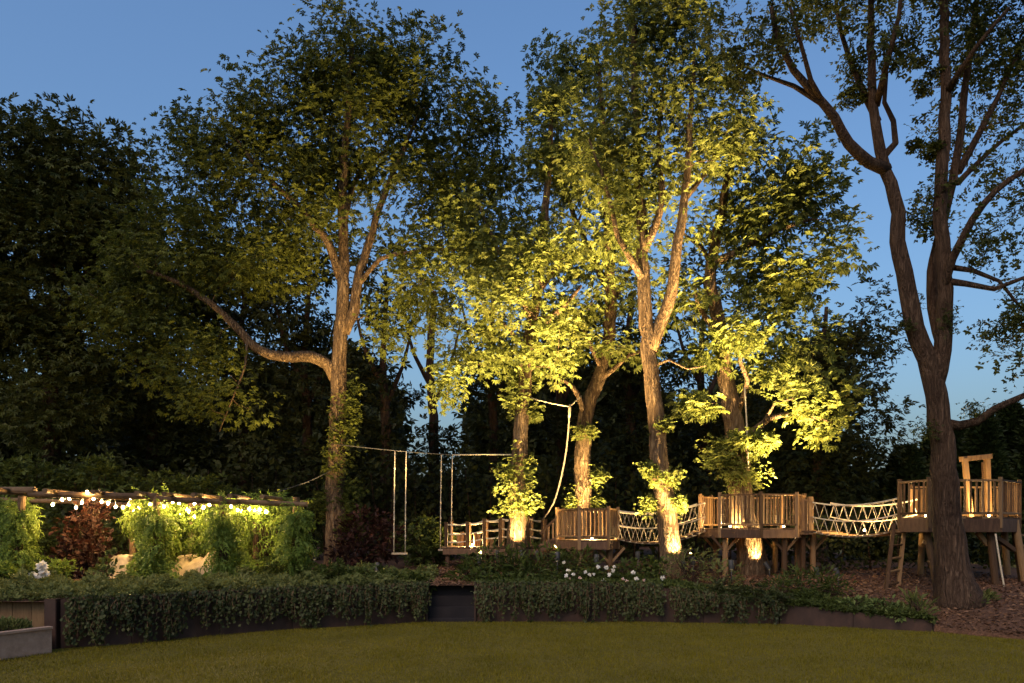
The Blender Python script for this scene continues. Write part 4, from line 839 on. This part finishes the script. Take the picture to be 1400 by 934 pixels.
for lb, px, D, h, dx, dy, w, deg in [
        ('spotlight close against the shoot covered trunk', 714, 17.4, .3, -.2, .55, 950, 95),
        ('spotlight at the foot of shoot covered trunk by rope walk', 735, 17.2, .3, -.6, .7, 3000, 80),
        ('spotlight between shoot covered trunk and low walkway logs', 680, 17.1, .3, .1, .6, 2400, 80),
        ('spotlight behind the small platform at the forked trunk', 815, 18.8, .6, -.3, .5, 2800, 80),
        ('spotlight under the rope stair beside forked trunk', 775, 18.9, .3, .2, .3, 2400, 80),
        ('spotlight close against the tall trunk before net bridge', 936, 16.1, .2, -.45, .3, 800, 95),
        ('spotlight beside the tall trunk before the net bridge', 948, 15.7, .3, -.9, .8, 4600, 76),
        ('spotlight among shrubs left of the tall trunk', 872, 15.9, .35, .1, .7, 2800, 80),
        ('spotlight under the octagonal platform at the trunk', 1052, 16.75, .15, -.55, .4, 420, 90),
        ('spotlight deep in the spreading shrub before rope steps', 762, 14.75, .35, .25, 2.7, 15000, 36),
        ('spotlight in the rounded shrub at the tall chestnut', 1000, 14.6, .35, .25, 1.9, 11000, 38),
        ('spotlight at the edging below pale green mounds', 1146, 14.95, .2, -1.2, 2.0, 9500, 48),
        ('spotlight in the bed below the zigzag rope bridge', 1118, 15.0, .2, -.5, 1.8, 6000, 52),
        ('spotlight among rose blooms on the wall edge', 815, 14.9, .3, .6, 2.3, 9500, 42),
        ('spotlight among shrubs right of the steps', 655, 15.0, .3, .2, 2.4, 9000, 42),
        ('spotlight in the bed before the wide chestnut', 430, 16.6, .3, -.6, 2.0, 2600, 75),
        ('spotlight on the mulch before the purple shrub', 515, 14.8, .15, .0, 3.4, 5000, 66)]:
    p = gl(px, D, h); spotlight(lb, p, UP(p, dx, dy, 6 if w > 1000 else (1.7 if w > 450 else .95)), w, deg)
p = np.array([cB[0] + .35, cB[1] - .62, zB + .1]); spotlight('spotlight on the deck of octagonal platform', p, UP(p, .5, .2), 3500, 85)
GD = 'small deck lamps along the walkway'
def deck_lamp(label, pos, watts):
    pos = np.array(pos, float); root = thing('deck_lamp', pos, label, 'lamp', GD)
    m = MB(); tube_geo(m, [pos, pos + [0, 0, .015], pos + [0, 0, .02]], [.035, .035, .03], 10); m.build('base', M['iron'], root)
    m = MB(); tube_geo(m, [pos + [0, 0, .02], pos + [0, 0, .05], pos + [0, 0, .06]], [.025, .025, .012], 10); m.build('lens', M['lens'], root)
    L = bpy.data.lights.new('deck_light', 'POINT'); L.energy = watts; L.color = WARM; L.shadow_soft_size = .03
    o = bpy.data.objects.new('deck_light', L); col.objects.link(o); o.parent = root; o.location = (0, 0, .11)
for lb, p, w in [('deck lamp on the low rope walk near swings', [*P(646, 0, WD + .4)[:2], zW + .02], 150), ('deck lamp on small picket platform', [1.75, 17.6, zA], 140), ('deck lamp in the diamond laced rope bridge', [*P(905, 0, 17.5)[:2], 1.22], 80),
                 ('deck lamp on the octagon beside trunk', [cB[0] - .55, cB[1] - .3, zB], 110), ('deck lamp on the octagon nearest landing pickets', [cB[0] + .65, cB[1] - .1, zB], 110), ('deck lamp in the zigzag rope bridge', [*P(1182, 0, 16.3)[:2], 1.52], 80),
                 ('deck lamp on high platform near the ladder', [*P(1266, 0, 15.6)[:2], zC], 120), ('deck lamp on high platform by door frame', [*P(1352, 0, 15.6)[:2], zC], 120), ('deck lamp at the stair foot', [*P(756, 0, 18.05)[:2], 1.2], 30)]:
    deck_lamp(lb, p, w)

# ------------------------------------------------------------------ SMALL SURFACE STUFF
g = np.random.default_rng(8); n = 260000
x = g.uniform(-9, 9, n); y = 7.4 + g.uniform(0, 1, n) ** 1.15 * 6.4; ok = y < edge_y(x) - .08; x, y = x[ok], y[ok]; n = len(x)
h = g.uniform(.018, .036, n) * (1 + .35 * np.sin(x * 4.1 + 2 * np.sin(y * 2.3)) * np.sin(y * 3.7 + x)); a = g.uniform(0, 2 * math.pi, n); lean = g.normal(0, .013, (n, 2)); w = .0035
p = np.stack([x, y, np.zeros(n)], 1); dx = np.stack([np.cos(a) * w, np.sin(a) * w, np.zeros(n)], 1); t = p + np.concatenate([lean, h[:, None]], 1)
m = MB(); m.add(np.stack([p - dx, p + dx, t], 1).reshape(-1, 3), None, np.arange(n * 3).reshape(-1, 3))
tag(m.build('grass', M['grass'], smooth=False), 'short mown grass of the garden lawn', 'grass', kind='stuff')
n = 26000; x = np.concatenate([g.uniform(-2.6, 1, 9000), g.uniform(2.5, 10, n - 9000)]); y = edge_y(x) + .05 + g.uniform(0, 1, n) ** 1.3 * 8.5
p = np.stack([x, y, G(x, y) + .006 + g.uniform(0, .02, n)], 1); m = MB()
leaves(m, p, g.normal(0, 1, (n, 3)) * [1, 1, .25], g.normal(0, .4, (n, 3)) + [0, 0, 1], g.uniform(.03, .09, n), T_LEAF)
tag(m.build('mulch_chips', M['chip'], smooth=False), 'loose brown bark chips covering the raised ground', 'mulch', kind='stuff')
print('objects', len(sc.objects), 'tris', sum(len(me.loops) - 2 * len(me.polygons) for me in bpy.data.meshes))
